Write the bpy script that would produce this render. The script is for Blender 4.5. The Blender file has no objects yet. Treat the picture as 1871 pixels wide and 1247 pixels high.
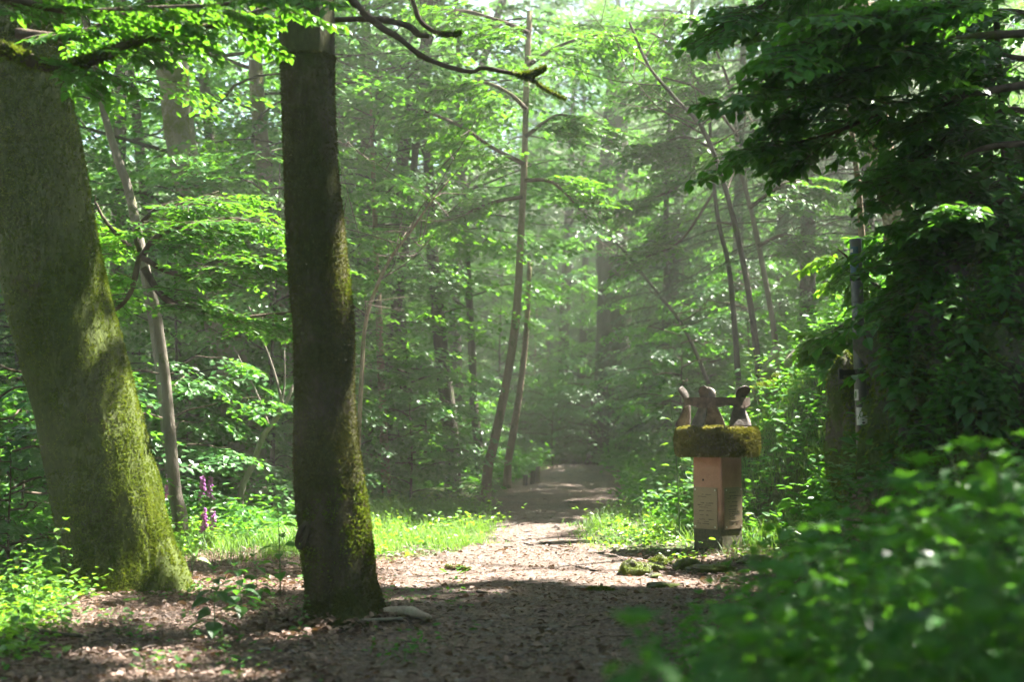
import bpy, bmesh, math, random
import numpy as np
from mathutils import Vector, noise as mnoise

rng = np.random.default_rng(11)
random.seed(5)
PI = math.pi
C = bpy.context.scene.collection
sc = bpy.context.scene

# ------------------------------------------------------------------ camera maths
FPX, CX, CY = 2600.0, 935.5, 623.5
CAMH = 1.2
TH = math.atan(141.5 / FPX)
cT, sT = math.cos(TH), math.sin(TH)


def at(px, py, d):
    """world point that lies at forward distance d under a photo pixel"""
    a = (px - CX) / FPX
    b = (CY - py) / FPX
    Y = cT - b * sT
    Z = sT + b * cT
    k = d / Y
    return np.array([a * k, d, CAMH + Z * k])


# sun: right of and ahead of the camera, high
SAZ, SEL = math.radians(60), math.radians(55)
S = np.array([math.sin(SAZ) * math.cos(SEL), math.cos(SAZ) * math.cos(SEL), math.sin(SEL)])
SX, SY = S[0] / S[2], S[1] / S[2]


def sstep(a, b, x):
    t = np.clip((np.asarray(x, float) - a) / (b - a), 0, 1)
    return t * t * (3 - 2 * t)


_lat = np.random.default_rng(3).random((8, 256, 256))


def vn(x, y, scale, seed=0):
    """smooth value noise 0..1"""
    x = np.asarray(x, float) / scale + 1000.3
    y = np.asarray(y, float) / scale + 1000.7
    xi, yi = np.floor(x).astype(int), np.floor(y).astype(int)
    fx, fy = x - xi, y - yi
    fx, fy = fx * fx * (3 - 2 * fx), fy * fy * (3 - 2 * fy)
    L = _lat[seed % 8]
    g = lambda i, j: L[i & 255, j & 255]
    return (g(xi, yi) * (1 - fx) + g(xi + 1, yi) * fx) * (1 - fy) + (g(xi, yi + 1) * (1 - fx) + g(xi + 1, yi + 1) * fx) * fy


# ------------------------------------------------------------------ terrain
def pc(y):
    return np.interp(y, [-10, 0, 6, 13, 18, 23, 30, 36, 45, 60], [-.2, -.1, .05, .17, .45, .85, 1.3, 1.55, 1.2, -1.5])


def edge(y):
    return np.interp(y, [-10, 0, 4, 7, 9, 11, 12.6, 13.6, 15, 18, 25, 60], [.6, .6, .75, 1.1, 1.6, 2.2, 2.35, 2.2, 1.45, 1.25, 1.3, 1.5])


def ground(x, y):
    x = np.asarray(x, float)
    y = np.asarray(y, float)
    u = x - pc(y)
    r = np.maximum(u - edge(y), 0)
    steep = np.interp(y, [-10, 5, 7.4, 8.8, 10, 11.5, 13, 16, 20, 40], [.42, .42, .5, 1.5, 1.9, 1.8, 1.1, 1.05, 1.0, .8])
    z = steep * np.minimum(r, 2.4) * sstep(0, .5, r) + .5 * np.clip(r - 2.4, 0, 14)
    le = np.interp(y, [-10, 6, 9, 12, 15, 22, 40], [2.6, 2.5, 2.95, 3.4, 3.4, 3.2, 3.0])
    l = np.maximum(-u - le, 0)
    z = z - .36 * np.minimum(l, 10) * sstep(0, .8, l)
    z = z + .3 * np.maximum(y - 46, 0) + .35 * np.maximum(l - 22, 0)
    z = z + (vn(x, y, 1.7, 1) - .5) * .10 + (vn(x, y, .5, 2) - .5) * .03
    z = z + (vn(x, y, 1.1, 3) - .5) * .5 * sstep(.4, 1.5, r) + (vn(x, y, 3.5, 4) - .5) * .7 * sstep(1, 5, l)
    return z


def g1(x, y):
    return float(ground(x, y))


# ------------------------------------------------------------------ geometry collector
class G:
    def __init__(s):
        s.V, s.P, s.T, s.n = [], [], [], 0

    def add(s, V, polys, tint=None):
        V = np.asarray(V, float).reshape(-1, 3)
        s.V.append(V)
        for p in polys:
            s.P.append(np.asarray(p, int) + s.n)
        s.T.append(np.full(len(V), .5) if tint is None else np.broadcast_to(tint, (len(V),)))
        s.n += len(V)

    def tube(s, pts, rad, n=8, amp=0.0, nscale=3.0, cap=True, lobes=None, tint=.5):
        pts = np.asarray(pts, float)
        m = len(pts)
        rad = np.broadcast_to(np.asarray(rad, float), (m,))
        tan = np.gradient(pts, axis=0)
        tan /= np.linalg.norm(tan, axis=1)[:, None] + 1e-9
        ref = np.array([1., 0, 0]) if abs(tan[0][0]) < .8 else np.array([0, 1., 0])
        rings = []
        a = ref - tan[0] * ref.dot(tan[0])
        ang = np.arange(n) / n * 2 * PI
        for i in range(m):
            a = a - tan[i] * a.dot(tan[i])
            a /= np.linalg.norm(a) + 1e-9
            b = np.cross(tan[i], a)
            dirs = np.cos(ang)[:, None] * a + np.sin(ang)[:, None] * b
            rr = np.full(n, rad[i])
            if lobes is not None:
                rr = rr * lobes(i / (m - 1), np.arctan2(dirs[:, 1], dirs[:, 0]))
            ring = pts[i] + dirs * rr[:, None]
            if amp:
                for j in range(n):
                    q = Vector(ring[j] * nscale)
                    q.z *= .35
                    f = mnoise.noise(q) + .45 * mnoise.noise(q * 2.7) + .25 * mnoise.noise(q * 6.1)
                    ring[j] += dirs[j] * f * amp * rr[j]
            rings.append(ring)
        V = np.concatenate(rings)
        i = np.arange(m - 1)[:, None] * n
        j = np.arange(n)[None, :]
        k = (j + 1) % n
        q = np.stack([i + j, i + k, i + n + k, i + n + j], -1).reshape(-1, 4)
        polys = [q]
        if cap:
            polys += [np.arange(n)[None, ::-1], (np.arange(n) + (m - 1) * n)[None, :]]
        s.add(V, polys, tint)
        return V.reshape(m, n, 3)

    def leaves(s, pos, dr, nr, size, tmpl, tint=None, wid=None):
        tv, tp = tmpl
        N = len(pos)
        if N == 0:
            return
        x = dr / (np.linalg.norm(dr, axis=1)[:, None] + 1e-9)
        y = np.cross(nr, x)
        y /= np.linalg.norm(y, axis=1)[:, None] + 1e-9
        z = np.cross(x, y)
        size = np.broadcast_to(np.asarray(size, float), (N,))
        w = size if wid is None else size * wid
        V = (pos[:, None, :] + (tv[None, :, 0, None] * size[:, None, None]) * x[:, None, :]
             + (tv[None, :, 1, None] * w[:, None, None]) * y[:, None, :] + (tv[None, :, 2, None] * size[:, None, None]) * z[:, None, :])
        k = len(tv)
        off = (np.arange(N) * k)[:, None, None]
        polys = [(np.asarray(p)[None] + off).reshape(-1, len(p[0])) for p in tp]
        if tint is None:
            tint = rng.random(N)
        s.add(V.reshape(-1, 3), polys, np.repeat(tint, k))

    def box(s, c, size, rot=None, tint=.5, bev=0):
        h = np.asarray(size, float) / 2
        v = np.array([[x, y, z] for x in (-1, 1) for y in (-1, 1) for z in (-1, 1)], float) * h
        if rot is not None:
            v = v @ np.asarray(rot).T
        s.add(v + np.asarray(c), [[[0, 1, 3, 2], [4, 6, 7, 5], [0, 4, 5, 1], [2, 3, 7, 6], [0, 2, 6, 4], [1, 5, 7, 3]]], tint)

    def merge(s, o):
        V = np.concatenate(o.V)
        T = np.concatenate(o.T)
        s.V.append(V)
        for p in o.P:
            s.P.append(p + s.n)
        s.T.append(T)
        s.n += len(V)

    def mesh(s, name, mat, smooth=False):
        V = np.concatenate(s.V).astype('f4')
        me = bpy.data.meshes.new(name)
        me.vertices.add(len(V))
        me.vertices.foreach_set('co', V.ravel())
        loops = np.concatenate([p.ravel() for p in s.P]).astype('i4')
        sizes = np.concatenate([np.full(len(p), p.shape[1]) for p in s.P])
        st = np.concatenate([[0], np.cumsum(sizes)[:-1]]).astype('i4')
        me.loops.add(len(loops))
        me.loops.foreach_set('vertex_index', loops)
        me.polygons.add(len(sizes))
        me.polygons.foreach_set('loop_start', st)
        if smooth:
            me.polygons.foreach_set('use_smooth', np.ones(len(sizes), bool))
        else:
            me.polygons.foreach_set('use_smooth', np.zeros(len(sizes), bool))
        at_ = me.attributes.new('tint', 'FLOAT', 'POINT')
        at_.data.foreach_set('value', np.concatenate(s.T).astype('f4'))
        me.update(calc_edges=True)
        me.validate()
        me.materials.append(mat)
        return me

    def obj(s, name, mat, parent=None, smooth=False, loc=None):
        o = bpy.data.objects.new(name, s.mesh(name, mat, smooth))
        C.objects.link(o)
        if parent is not None:
            o.parent = parent
            if loc is None and parent.type == 'EMPTY':
                pass
        if loc is not None:
            o.location = loc
        return o


def tag(o, label=None, cat=None, group=None, kind=None):
    if label: o['label'] = label
    if cat: o['category'] = cat
    if group: o['group'] = group
    if kind: o['kind'] = kind
    return o


def thing(name, label, cat, loc=(0, 0, 0), rz=0, group=None):
    o = bpy.data.objects.new(name, None)
    o.empty_display_size = .2
    C.objects.link(o)
    o.location = tuple(float(v) for v in loc)
    o.rotation_euler = (0, 0, rz)
    return tag(o, label, cat, group)


def part_at(gm, name, mat, root, smooth=False):
    """mesh given in world coordinates, parented to an unrotated root"""
    l = np.array(root.location)
    p = root.parent
    while p is not None:
        l = l + np.array(p.location)
        p = p.parent
    gm.V = [v - l for v in gm.V]
    return gm.obj(name, mat, root, smooth)


def copy_thing(root, loc, rz, scale=1.0, label=None, group=None):
    r = root.copy()
    C.objects.link(r)
    r.location = tuple(float(v) for v in loc)
    r.rotation_euler = (0, 0, rz)
    r.scale = (scale,) * 3
    if label: r['label'] = label
    if group: r['group'] = group
    for ch in root.children:
        c = ch.copy()
        C.objects.link(c)
        c.parent = r
    return r


def smoothline(pts, n):
    """Catmull-like resampling of waypoints (any columns)"""
    pts = np.asarray(pts, float)
    m = len(pts)
    if m < 3:
        t = np.linspace(0, 1, n)[:, None]
        return pts[0] * (1 - t) + pts[-1] * t
    out = []
    P = np.vstack([2 * pts[0] - pts[1], pts, 2 * pts[-1] - pts[-2]])
    for s in np.linspace(0, m - 1 - 1e-6, n):
        i = int(s)
        t = s - i
        a, b, c, d = P[i:i + 4]
        out.append(.5 * (2 * b + (c - a) * t + (2 * a - 5 * b + 4 * c - d) * t * t + (3 * b - a - 3 * c + d) * t ** 3))
    return np.array(out)


# leaf templates: vertices, [polygons by size]
LEAF4 = (np.array([[0, 0, 0], [.5, .34, .04], [1, 0, -.03], [.5, -.34, .04]]), [[[0, 3, 2, 1]]])
LEAF6 = (np.array([[0, 0, 0], [.3, .29, .05], [.72, .24, .04], [1, 0, -.06], [.72, -.24, .04], [.3, -.29, .05]]),
         [[[0, 3, 2, 1], [0, 5, 4, 3]]])
_h = []
for t, w, z in ((0, .03, 0), (.2, .24, .01), (.45, .31, .0), (.72, .2, -.06), (1, 0.0, -.17)):
    _h += [[t, w, z + w * .25], [t, 0, z], [t, -w, z + w * .25]]
LEAFH = (np.array(_h), [[[3 * i + a, 3 * i + a + 1, 3 * i + a + 4, 3 * i + a + 3] for i in range(4) for a in (0, 1)]])
TRI = (np.array([[0, -.35, 0], [0, .35, 0], [1, 0, .15]]), [[[0, 1, 2]]])
NEED = (np.array([[0, -.12, 0], [1, -.05, -.03], [1, .05, -.03], [0, .12, 0]]), [[[0, 1, 2, 3]]])


# ------------------------------------------------------------------ materials
def newmat(name):
    m = bpy.data.materials.new(name)
    m.use_nodes = True
    nt = m.node_tree
    nt.nodes.clear()
    out = nt.nodes.new('ShaderNodeOutputMaterial')
    return m, nt, out


def N(nt, t, **kw):
    n = nt.nodes.new(t)
    for k, v in kw.items():
        if k in n.inputs:
            n.inputs[k].default_value = v
        else:
            setattr(n, k, v)
    return n


def ramp(nt, fac, stops):
    r = nt.nodes.new('ShaderNodeValToRGB')
    e = r.color_ramp.elements
    while len(e) < len(stops):
        e.new(.5)
    for i, (p, c) in enumerate(stops):
        e[i].position = p
        e[i].color = (*c, 1)
    nt.links.new(fac, r.inputs[0])
    return r.outputs[0]


def mixc(nt, fac, a, b, mode='MIX'):
    m = nt.nodes.new('ShaderNodeMix')
    m.data_type = 'RGBA'
    m.blend_type = mode
    for sck, v in ((m.inputs[0], fac), (m.inputs[6], a), (m.inputs[7], b)):
        if hasattr(v, 'is_output'):
            nt.links.new(v, sck)
        elif isinstance(v, tuple):
            sck.default_value = (*v, 1)
        else:
            sck.default_value = v
    return m.outputs[2]


def math_(nt, op, a, b=None, clamp=False):
    m = nt.nodes.new('ShaderNodeMath')
    m.operation = op
    m.use_clamp = clamp
    for i, v in enumerate((a, b)):
        if v is None: continue
        if hasattr(v, 'is_output'):
            nt.links.new(v, m.inputs[i])
        else:
            m.inputs[i].default_value = v
    return m.outputs[0]


def tex(nt, scale, detail=3, coord='Object', rough=.6, sc3=None):
    tc = nt.nodes.new('ShaderNodeTexCoord')
    n = nt.nodes.new('ShaderNodeTexNoise')
    n.inputs['Scale'].default_value = scale
    n.inputs['Detail'].default_value = detail
    n.inputs['Roughness'].default_value = rough
    if sc3:
        mp = nt.nodes.new('ShaderNodeMapping')
        mp.inputs['Scale'].default_value = sc3
        nt.links.new(tc.outputs[coord], mp.inputs[0])
        nt.links.new(mp.outputs[0], n.inputs['Vector'])
    else:
        nt.links.new(tc.outputs[coord], n.inputs['Vector'])
    return n.outputs['Fac']


def leafmat(name, stops, trans, rough=.42, spec=.5, tmix=.45, tm=1.6):
    m, nt, out = newmat(name)
    a = N(nt, 'ShaderNodeAttribute', attribute_name='tint')
    oi = nt.nodes.new('ShaderNodeObjectInfo')
    f = math_(nt, 'ADD', math_(nt, 'MULTIPLY', a.outputs['Fac'], .8), math_(nt, 'MULTIPLY', oi.outputs['Random'], .2))
    col = ramp(nt, f, stops)
    p = N(nt, 'ShaderNodeBsdfPrincipled', Roughness=rough)
    p.inputs['Specular IOR Level'].default_value = spec
    nt.links.new(col, p.inputs['Base Color'])
    tr = nt.nodes.new('ShaderNodeBsdfTranslucent')
    tcol = mixc(nt, .5, col, trans)
    mul = mixc(nt, 1.0, tcol, (tm, tm, tm * .6), 'MULTIPLY')
    nt.links.new(mul, tr.inputs['Color'])
    mx = nt.nodes.new('ShaderNodeMixShader')
    mx.inputs[0].default_value = tmix
    nt.links.new(p.outputs[0], mx.inputs[1])
    nt.links.new(tr.outputs[0], mx.inputs[2])
    nt.links.new(mx.outputs[0], out.inputs[0])
    return m


M = {}
M['leaf'] = leafmat('beech_leaf', [(0, (.022, .085, .016)), (.5, (.034, .125, .018)), (.9, (.060, .175, .02)), (1, (.12, .20, .03))], (.13, .31, .015))
M['canopy'] = leafmat('canopy_leaf', [(0, (.028, .075, .022)), (.5, (.04, .105, .026)), (1, (.06, .14, .03))], (.08, .18, .02), tmix=.3, tm=1.0)
M['leaf_dark'] = leafmat('dark_leaf', [(0, (.020, .075, .018)), (.6, (.032, .115, .022)), (1, (.06, .16, .026))], (.10, .27, .02), rough=.38)
M['leaf_far'] = leafmat('far_leaf', [(0, (.022, .080, .022)), (.5, (.036, .12, .026)), (1, (.068, .17, .03))], (.11, .29, .02))
M['herb'] = leafmat('herb_leaf', [(0, (.028, .105, .020)), (.5, (.042, .155, .022)), (1, (.075, .21, .028))], (.12, .30, .02), rough=.58, spec=.35)
M['bright'] = leafmat('young_leaf', [(0, (.06, .17, .025)), (.6, (.09, .22, .03)), (1, (.14, .26, .03))], (.22, .40, .02))  # yellow-green leaf with sunlight put into its colour
M['grass'] = leafmat('grass_blade', [(0, (.05, .12, .03)), (.6, (.08, .18, .035)), (.92, (.13, .22, .05)), (1, (.3, .27, .12))], (.18, .32, .03), rough=.5)
M['needle'] = leafmat('spruce_needle', [(0, (.022, .062, .030)), (.7, (.035, .085, .036)), (1, (.06, .12, .045))], (.05, .13, .03), rough=.5, tmix=.2)
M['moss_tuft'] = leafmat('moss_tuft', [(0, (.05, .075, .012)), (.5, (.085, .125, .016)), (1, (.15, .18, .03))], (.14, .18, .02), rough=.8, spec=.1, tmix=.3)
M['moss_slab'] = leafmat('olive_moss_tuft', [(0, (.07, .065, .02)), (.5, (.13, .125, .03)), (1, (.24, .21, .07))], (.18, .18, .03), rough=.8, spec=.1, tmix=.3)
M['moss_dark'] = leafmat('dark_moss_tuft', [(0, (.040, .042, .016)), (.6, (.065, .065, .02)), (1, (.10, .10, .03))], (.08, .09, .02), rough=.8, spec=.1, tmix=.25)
M['litter'] = leafmat('dead_leaf', [(0, (.055, .035, .028)), (.45, (.125, .082, .062)), (.82, (.24, .165, .13)), (1, (.44, .35, .29))], (.2, .1, .05), rough=.6, spec=.3, tmix=.12)
M['petal'] = leafmat('foxglove_petal', [(0, (.28, .09, .36)), (1, (.42, .16, .50))], (.4, .12, .5), rough=.5)
M['yellow'] = leafmat('yellow_flower', [(0, (.55, .40, .03)), (1, (.7, .5, .05))], (.6, .45, .03), rough=.5)


def barkmat(name, dark, light, moss, amount, scale=9, bump=.6, mscale=2.2, zs=.25):
    m, nt, out = newmat(name)
    n1 = tex(nt, scale, 6, sc3=(1, 1, zs))
    base = ramp(nt, n1, [(.3, dark), (.7, light)])
    n2 = tex(nt, mscale, 5)
    n3 = tex(nt, 30, 3)
    mm = math_(nt, 'ADD', n2, math_(nt, 'MULTIPLY', math_(nt, 'SUBTRACT', n3, .5), .35))
    mf = ramp(nt, mm, [(.62 - amount * .45, (0, 0, 0)), (.72 - amount * .4, (1, 1, 1))])
    mc = ramp(nt, n3, [(.3, tuple(c * .55 for c in moss)), (.7, moss)])
    col = mixc(nt, mf, base, mc)
    p = N(nt, 'ShaderNodeBsdfPrincipled', Roughness=.85)
    p.inputs['Specular IOR Level'].default_value = .2
    nt.links.new(col, p.inputs['Base Color'])
    b = N(nt, 'ShaderNodeBump', Strength=bump, Distance=.02)
    hs = math_(nt, 'ADD', tex(nt, 40, 4, sc3=(1, 1, min(1, zs * 1.6))), math_(nt, 'MULTIPLY', n1, 2.0))
    nt.links.new(hs, b.inputs['Height'])
    nt.links.new(b.outputs[0], p.inputs['Normal'])
    nt.links.new(p.outputs[0], out.inputs[0])
    return m


M['bark_big'] = barkmat('mossy_beech_bark', (.04, .03, .02), (.10, .075, .045), (.075, .10, .018), .75)
M['bark_front'] = barkmat('dim_beech_bark', (.05, .042, .03), (.11, .09, .062), (.062, .066, .02), .45)
M['bark_pale'] = barkmat('pale_beech_bark', (.15, .13, .10), (.30, .27, .21), (.14, .16, .04), .3)
M['bark_dark'] = barkmat('dark_bark', (.035, .030, .024), (.09, .075, .06), (.06, .075, .025), .2)
M['bark_grey'] = barkmat('grey_bark', (.11, .095, .075), (.24, .21, .17), (.09, .11, .03), .1)
M['bark_tan'] = barkmat('tan_bark', (.13, .095, .06), (.27, .20, .13), (.10, .11, .03), .25)
M['twig'] = barkmat('twig_bark', (.05, .036, .026), (.12, .088, .064), (.08, .09, .02), .12)
M['bark_bare'] = barkmat('bare_deadwood', (.20, .15, .11), (.48, .40, .33), (.30, .24, .16), -.4)
M['rock'] = barkmat('mossy_rock', (.07, .065, .055), (.17, .155, .13), (.09, .12, .02), .45, scale=4, zs=1)
M['rock_dark'] = barkmat('wet_rock', (.05, .043, .034), (.15, .13, .105), (.07, .11, .02), .5, scale=5, bump=.9, zs=1)  # darker rock tone than mossy_rock, part covered in moss
M['timber'] = barkmat('weathered_timber', (.13, .115, .095), (.33, .30, .25), (.16, .17, .05), .12, scale=14)
M['stem'] = leafmat('herb_stem', [(0, (.05, .11, .03)), (1, (.09, .16, .04))], (.1, .2, .02), rough=.5, tmix=.15)


def groundmat(name, path=False):
    m, nt, out = newmat(name)
    n1 = tex(nt, 1.3, 6)
    n2 = tex(nt, 22, 5)
    n3 = tex(nt, 90, 3)
    tc = nt.nodes.new('ShaderNodeTexCoord')
    v = N(nt, 'ShaderNodeTexVoronoi', Scale=26.0)
    nt.links.new(tc.outputs['Object'], v.inputs['Vector'])
    lit = ramp(nt, v.outputs['Color'], [(.15, (.085, .052, .040)), (.5, (.17, .108, .082)), (.85, (.30, .205, .165))])
    dirt = ramp(nt, n2, [(.3, (.060, .044, .036)), (.7, (.19, .145, .118))])
    col = mixc(nt, ramp(nt, n1, [(.42, (0, 0, 0)), (.58, (1, 1, 1))]), lit, dirt)
    if path:
        v2 = N(nt, 'ShaderNodeTexVoronoi', Scale=60.0)
        nt.links.new(tc.outputs['Object'], v2.inputs['Vector'])
        st = ramp(nt, v2.outputs['Color'], [(.2, (.055, .042, .036)), (.9, (.26, .21, .185))])
        col = mixc(nt, .45, col, st)
    else:
        a = N(nt, 'ShaderNodeAttribute', attribute_name='tint')
        gcol = ramp(nt, n2, [(.3, (.030, .055, .016)), (.7, (.07, .11, .03))])
        col = mixc(nt, math_(nt, 'MULTIPLY', a.outputs['Fac'], 1.0, True), col, gcol)
    p = N(nt, 'ShaderNodeBsdfPrincipled', Roughness=.9)
    p.inputs['Specular IOR Level'].default_value = .15
    nt.links.new(col, p.inputs['Base Color'])
    b = N(nt, 'ShaderNodeBump', Strength=.9, Distance=.03)
    hs = math_(nt, 'ADD', math_(nt, 'MULTIPLY', n2, 1.0), math_(nt, 'ADD', math_(nt, 'MULTIPLY', n3, .5), math_(nt, 'MULTIPLY', v.outputs['Distance'], .6)))
    nt.links.new(hs, b.inputs['Height'])
    nt.links.new(b.outputs[0], p.inputs['Normal'])
    nt.links.new(p.outputs[0], out.inputs[0])
    return m


M['ground'] = groundmat('forest_soil')
M['path'] = groundmat('trodden_path', True)


def plain(name, col, rough=.6, metal=0, var=.25, scale=18, bump=.15, spec=.4, col2=None, sc3=None):
    m, nt, out = newmat(name)
    n = tex(nt, scale, 5, sc3=sc3)
    c = ramp(nt, n, [(.3, tuple(v * (1 - var) for v in col)), (.72, col2 or tuple(min(v * (1 + var), 1) for v in col))])
    p = N(nt, 'ShaderNodeBsdfPrincipled', Roughness=rough, Metallic=metal)
    p.inputs['Specular IOR Level'].default_value = spec
    nt.links.new(c, p.inputs['Base Color'])
    b = N(nt, 'ShaderNodeBump', Strength=bump, Distance=.01)
    nt.links.new(tex(nt, scale * 4, 4), b.inputs['Height'])
    nt.links.new(b.outputs[0], p.inputs['Normal'])
    nt.links.new(p.outputs[0], out.inputs[0])
    return m


# ------------------------------------------------------------------ world, sun, camera, haze
w = bpy.data.worlds.new('World')
sc.world = w
w.use_nodes = True
nt = w.node_tree
bg = nt.nodes['Background']
sky = nt.nodes.new('ShaderNodeTexSky')
sky.sky_type = 'NISHITA'
sky.sun_disc = False
sky.sun_elevation = SEL
sky.sun_rotation = SAZ
nt.links.new(sky.outputs[0], bg.inputs[0])
bg.inputs[1].default_value = .05

ld = bpy.data.lights.new('sun', 'SUN')
ld.energy = 5.0
ld.angle = math.radians(.55)
ld.color = (1, .95, .86)
lo = bpy.data.objects.new('sun', ld)
C.objects.link(lo)
lo.rotation_euler = Vector(tuple(-S)).to_track_quat('-Z', 'Y').to_euler()
lo.location = (10, 6, 30)

cd = bpy.data.cameras.new('camera')
cam = bpy.data.objects.new('camera', cd)
C.objects.link(cam)
cam.location = (0, 0, CAMH)
cam.rotation_euler = (PI / 2 + TH, 0, 0)
cd.sensor_width = 36
cd.lens = FPX / 1871 * 36
cd.clip_end = 600
cd.clip_start = .05
cd.dof.use_dof = True
cd.dof.focus_distance = 11.8
cd.dof.aperture_fstop = 1.8
sc.camera = cam

sc.view_settings.view_transform = 'Standard'
sc.view_settings.look = 'None'
sc.view_settings.exposure = 3.3
sc.view_settings.gamma = 1
sc.render.engine = 'CYCLES'
cy = sc.cycles
cy.use_denoising = True
cy.max_bounces = 7
cy.diffuse_bounces = 3
cy.glossy_bounces = 2
cy.transmission_bounces = 4
cy.transparent_max_bounces = 4
cy.volume_bounces = 1
cy.use_adaptive_sampling = True
cy.adaptive_threshold = .03
cy.sample_clamp_indirect = 4
cy.caustics_reflective = False
cy.caustics_refractive = False

HAZE = .0031
hm, nt, out = newmat('forest_haze')
pv = N(nt, 'ShaderNodeVolumePrincipled', Density=HAZE, Anisotropy=.35)
pv.inputs['Color'].default_value = (.98, .95, .88, 1)
nt.links.new(pv.outputs[0], out.inputs['Volume'])
hz = G()
hz.box((0, 50, 10.5), (160, 140, 50))
hob = hz.obj('haze', hm)
tag(hob, kind='stuff')

# ------------------------------------------------------------------ ground sheets
xs = np.concatenate([np.linspace(-90, -14, 30), np.arange(-13.5, -4, .4), np.arange(-4, 6, .12), np.arange(6, 14, .4), np.linspace(14.5, 90, 30)])
ys = np.concatenate([np.linspace(-30, 0, 12), np.arange(.5, 4, .3), np.arange(4, 24, .13), np.arange(24, 50, .5), np.linspace(51, 130, 40)])
XX, YY = np.meshgrid(xs, ys)
ZZ = ground(XX, YY)
nx, ny = len(xs), len(ys)
idx = np.arange(nx * ny).reshape(ny, nx)
quads = np.stack([idx[:-1, :-1], idx[:-1, 1:], idx[1:, 1:], idx[1:, :-1]], -1).reshape(-1, 4)
U = XX - pc(YY)
R_ = U - edge(YY)
L_ = -U - 2.3
grn = np.clip(sstep(.1, .8, R_) * .8 + sstep(.1, 1.2, L_) * sstep(11, 13, YY) + sstep(12, 13, YY) * sstep(.3, .8, np.abs(U)) * (1 - sstep(17, 20, YY)), 0, 1)
grn = np.maximum(grn * (.5 + .7 * vn(XX, YY, .7, 5)), np.maximum(sstep(36, 40, YY), np.maximum(.9 * sstep(.4, 1.0, R_), .9 * sstep(20, 24, YY) * sstep(.8, 1.2, np.abs(U)))))
gg = G()
gg.add(np.stack([XX, YY, ZZ], -1).reshape(-1, 3), [quads], np.clip(grn, 0, 1).ravel())
go = gg.obj('ground', M['ground'], smooth=True)
tag(go, kind='structure')

# trodden path, a sheet just over the ground
py_ = np.arange(1.0, 37.5, .13)
hw = np.interp(py_, [0, 8, 11, 13, 14.5, 17, 19, 23, 30, 44], [1.0, 1.1, 1.15, .8, .45, .5, .8, .85, .6, .35])
pv_ = np.linspace(-1, 1, 25)
PX = pc(py_)[:, None] + pv_[None] * (hw * (.85 + .3 * vn(py_ * 0, py_, .8, 2)))[:, None] + (vn(pv_[None] * 3 + py_[:, None], py_[:, None], .35, 6) - .5) * .25
PY = np.broadcast_to(py_[:, None], PX.shape)
PZ = ground(PX, PY) + .006 + .012 * (1 - pv_[None] ** 8)
i_ = np.arange(PX.size).reshape(PX.shape)
q_ = np.stack([i_[:-1, :-1], i_[:-1, 1:], i_[1:, 1:], i_[1:, :-1]], -1).reshape(-1, 4)
pg = G()
pg.add(np.stack([PX, PY, PZ], -1).reshape(-1, 3), [q_])
tag(pg.obj('path', M['path'], smooth=True), kind='structure')


# ------------------------------------------------------------------ sun patches: gaps shaped into the overhead crowns to let light through
def shade(p):
    """chance that a leaf at p keeps the sun off what lies behind it along the sun's direction"""
    u = p[:, 0] - SX * p[:, 2]
    v = p[:, 1] - SY * p[:, 2]
    wob = (vn(u, v, .8, 4) - .5) * .7 + (vn(u, v, .28, 7) - .5) * .35

    def el(cx, cy, rx, ry):
        return 1 - np.sqrt(((u - cx) / rx) ** 2 + ((v - cy) / ry) ** 2)
    lit = np.full(len(p), -9.)
    for e in LIT:
        lit = np.maximum(lit, el(*e) + wob)
    keep = 1 - sstep(-.03, .1, lit)
    keep = np.maximum(keep, sstep(0, .25, el(1.66, 12.5, .34, .26)))  # leaf clump added to keep sun off the pillar's right face
    holes = sstep(.60, .68, vn(u, v, .55, 1) * .6 + vn(u, v, 1.6, 2) * .4)
    keep = keep * (1 - .75 * holes)
    keep = keep * (1 - .7 * sstep(.40, .54, vn(u, v, .8, 6)) * sstep(6.8, 6.0, v) * sstep(-.6, .0, u) * sstep(-1, 1, v))
    keep = keep * (1 - .8 * sstep(.42, .54, vn(u, v, .5, 2)) * sstep(1.2, 1.8, u) * sstep(7.5, 8.5, v) * sstep(13.5, 12.5, v))
    bars = .97 * sstep(.46, .54, vn(u, v * .10, .75, 1)) * sstep(15.2, 16.2, v) * sstep(27, 25, v) * sstep(-7, -6, u) * sstep(4, 3, u)  # leaf strips added to split the sunlight into shafts
    keep = keep * (1 - .7 * sstep(.48, .58, vn(u, v, .45, 3)) * sstep(-.3, .1, u) * sstep(1.8, 1.4, u) * sstep(6.5, 6.8, v) * sstep(8.2, 7.9, v))
    far = sstep(15.0, 17, v)
    slot = sstep(.46, .56, vn(u, v * .22, .75, 5)) * sstep(-5.2, -4.2, u) * sstep(2.2, 1.2, u) * sstep(25, 22, v)
    thin = .97 * sstep(.24, .36, vn(u, v, .9, 3))
    keep = np.maximum(keep * (1 - far * np.maximum(slot, thin)), bars)
    return keep


LIT = [(.3, 12.3, 2.3, 2.1), (1.6, 10.75, .42, .36), (2.3, 10.1, .35, .3), (.3, 6.8, .5, .3), (1.1, 7.2, .4, .28), (1.9, 9.2, .3, .25), (-1.5, 14.8, 2.4, 2.9), (2.2, 14.4, 1.9, 2.6), (-2.1, 10.6, 1.1, .6), (-3.15, 9.5, .55, .7),
       (-3.1, 8.5, .85, .65), (-1.85, 7.45, .55, .4), (-2.35, 7.7, .25, .3), (-5.0, 7.5, .9, .9), (-4.0, 6.75, 1.3, .55), (-4.2, 10.6, 1.0, .8), (-3.6, 9.0, .3, .4), (-1.6, 6.9, .5, .25),
       (-1.32, 8.15, .25, .22), (2.0, 40, 4, 4), (-3.3, 13.5, 1.4, 1.2)]

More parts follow.
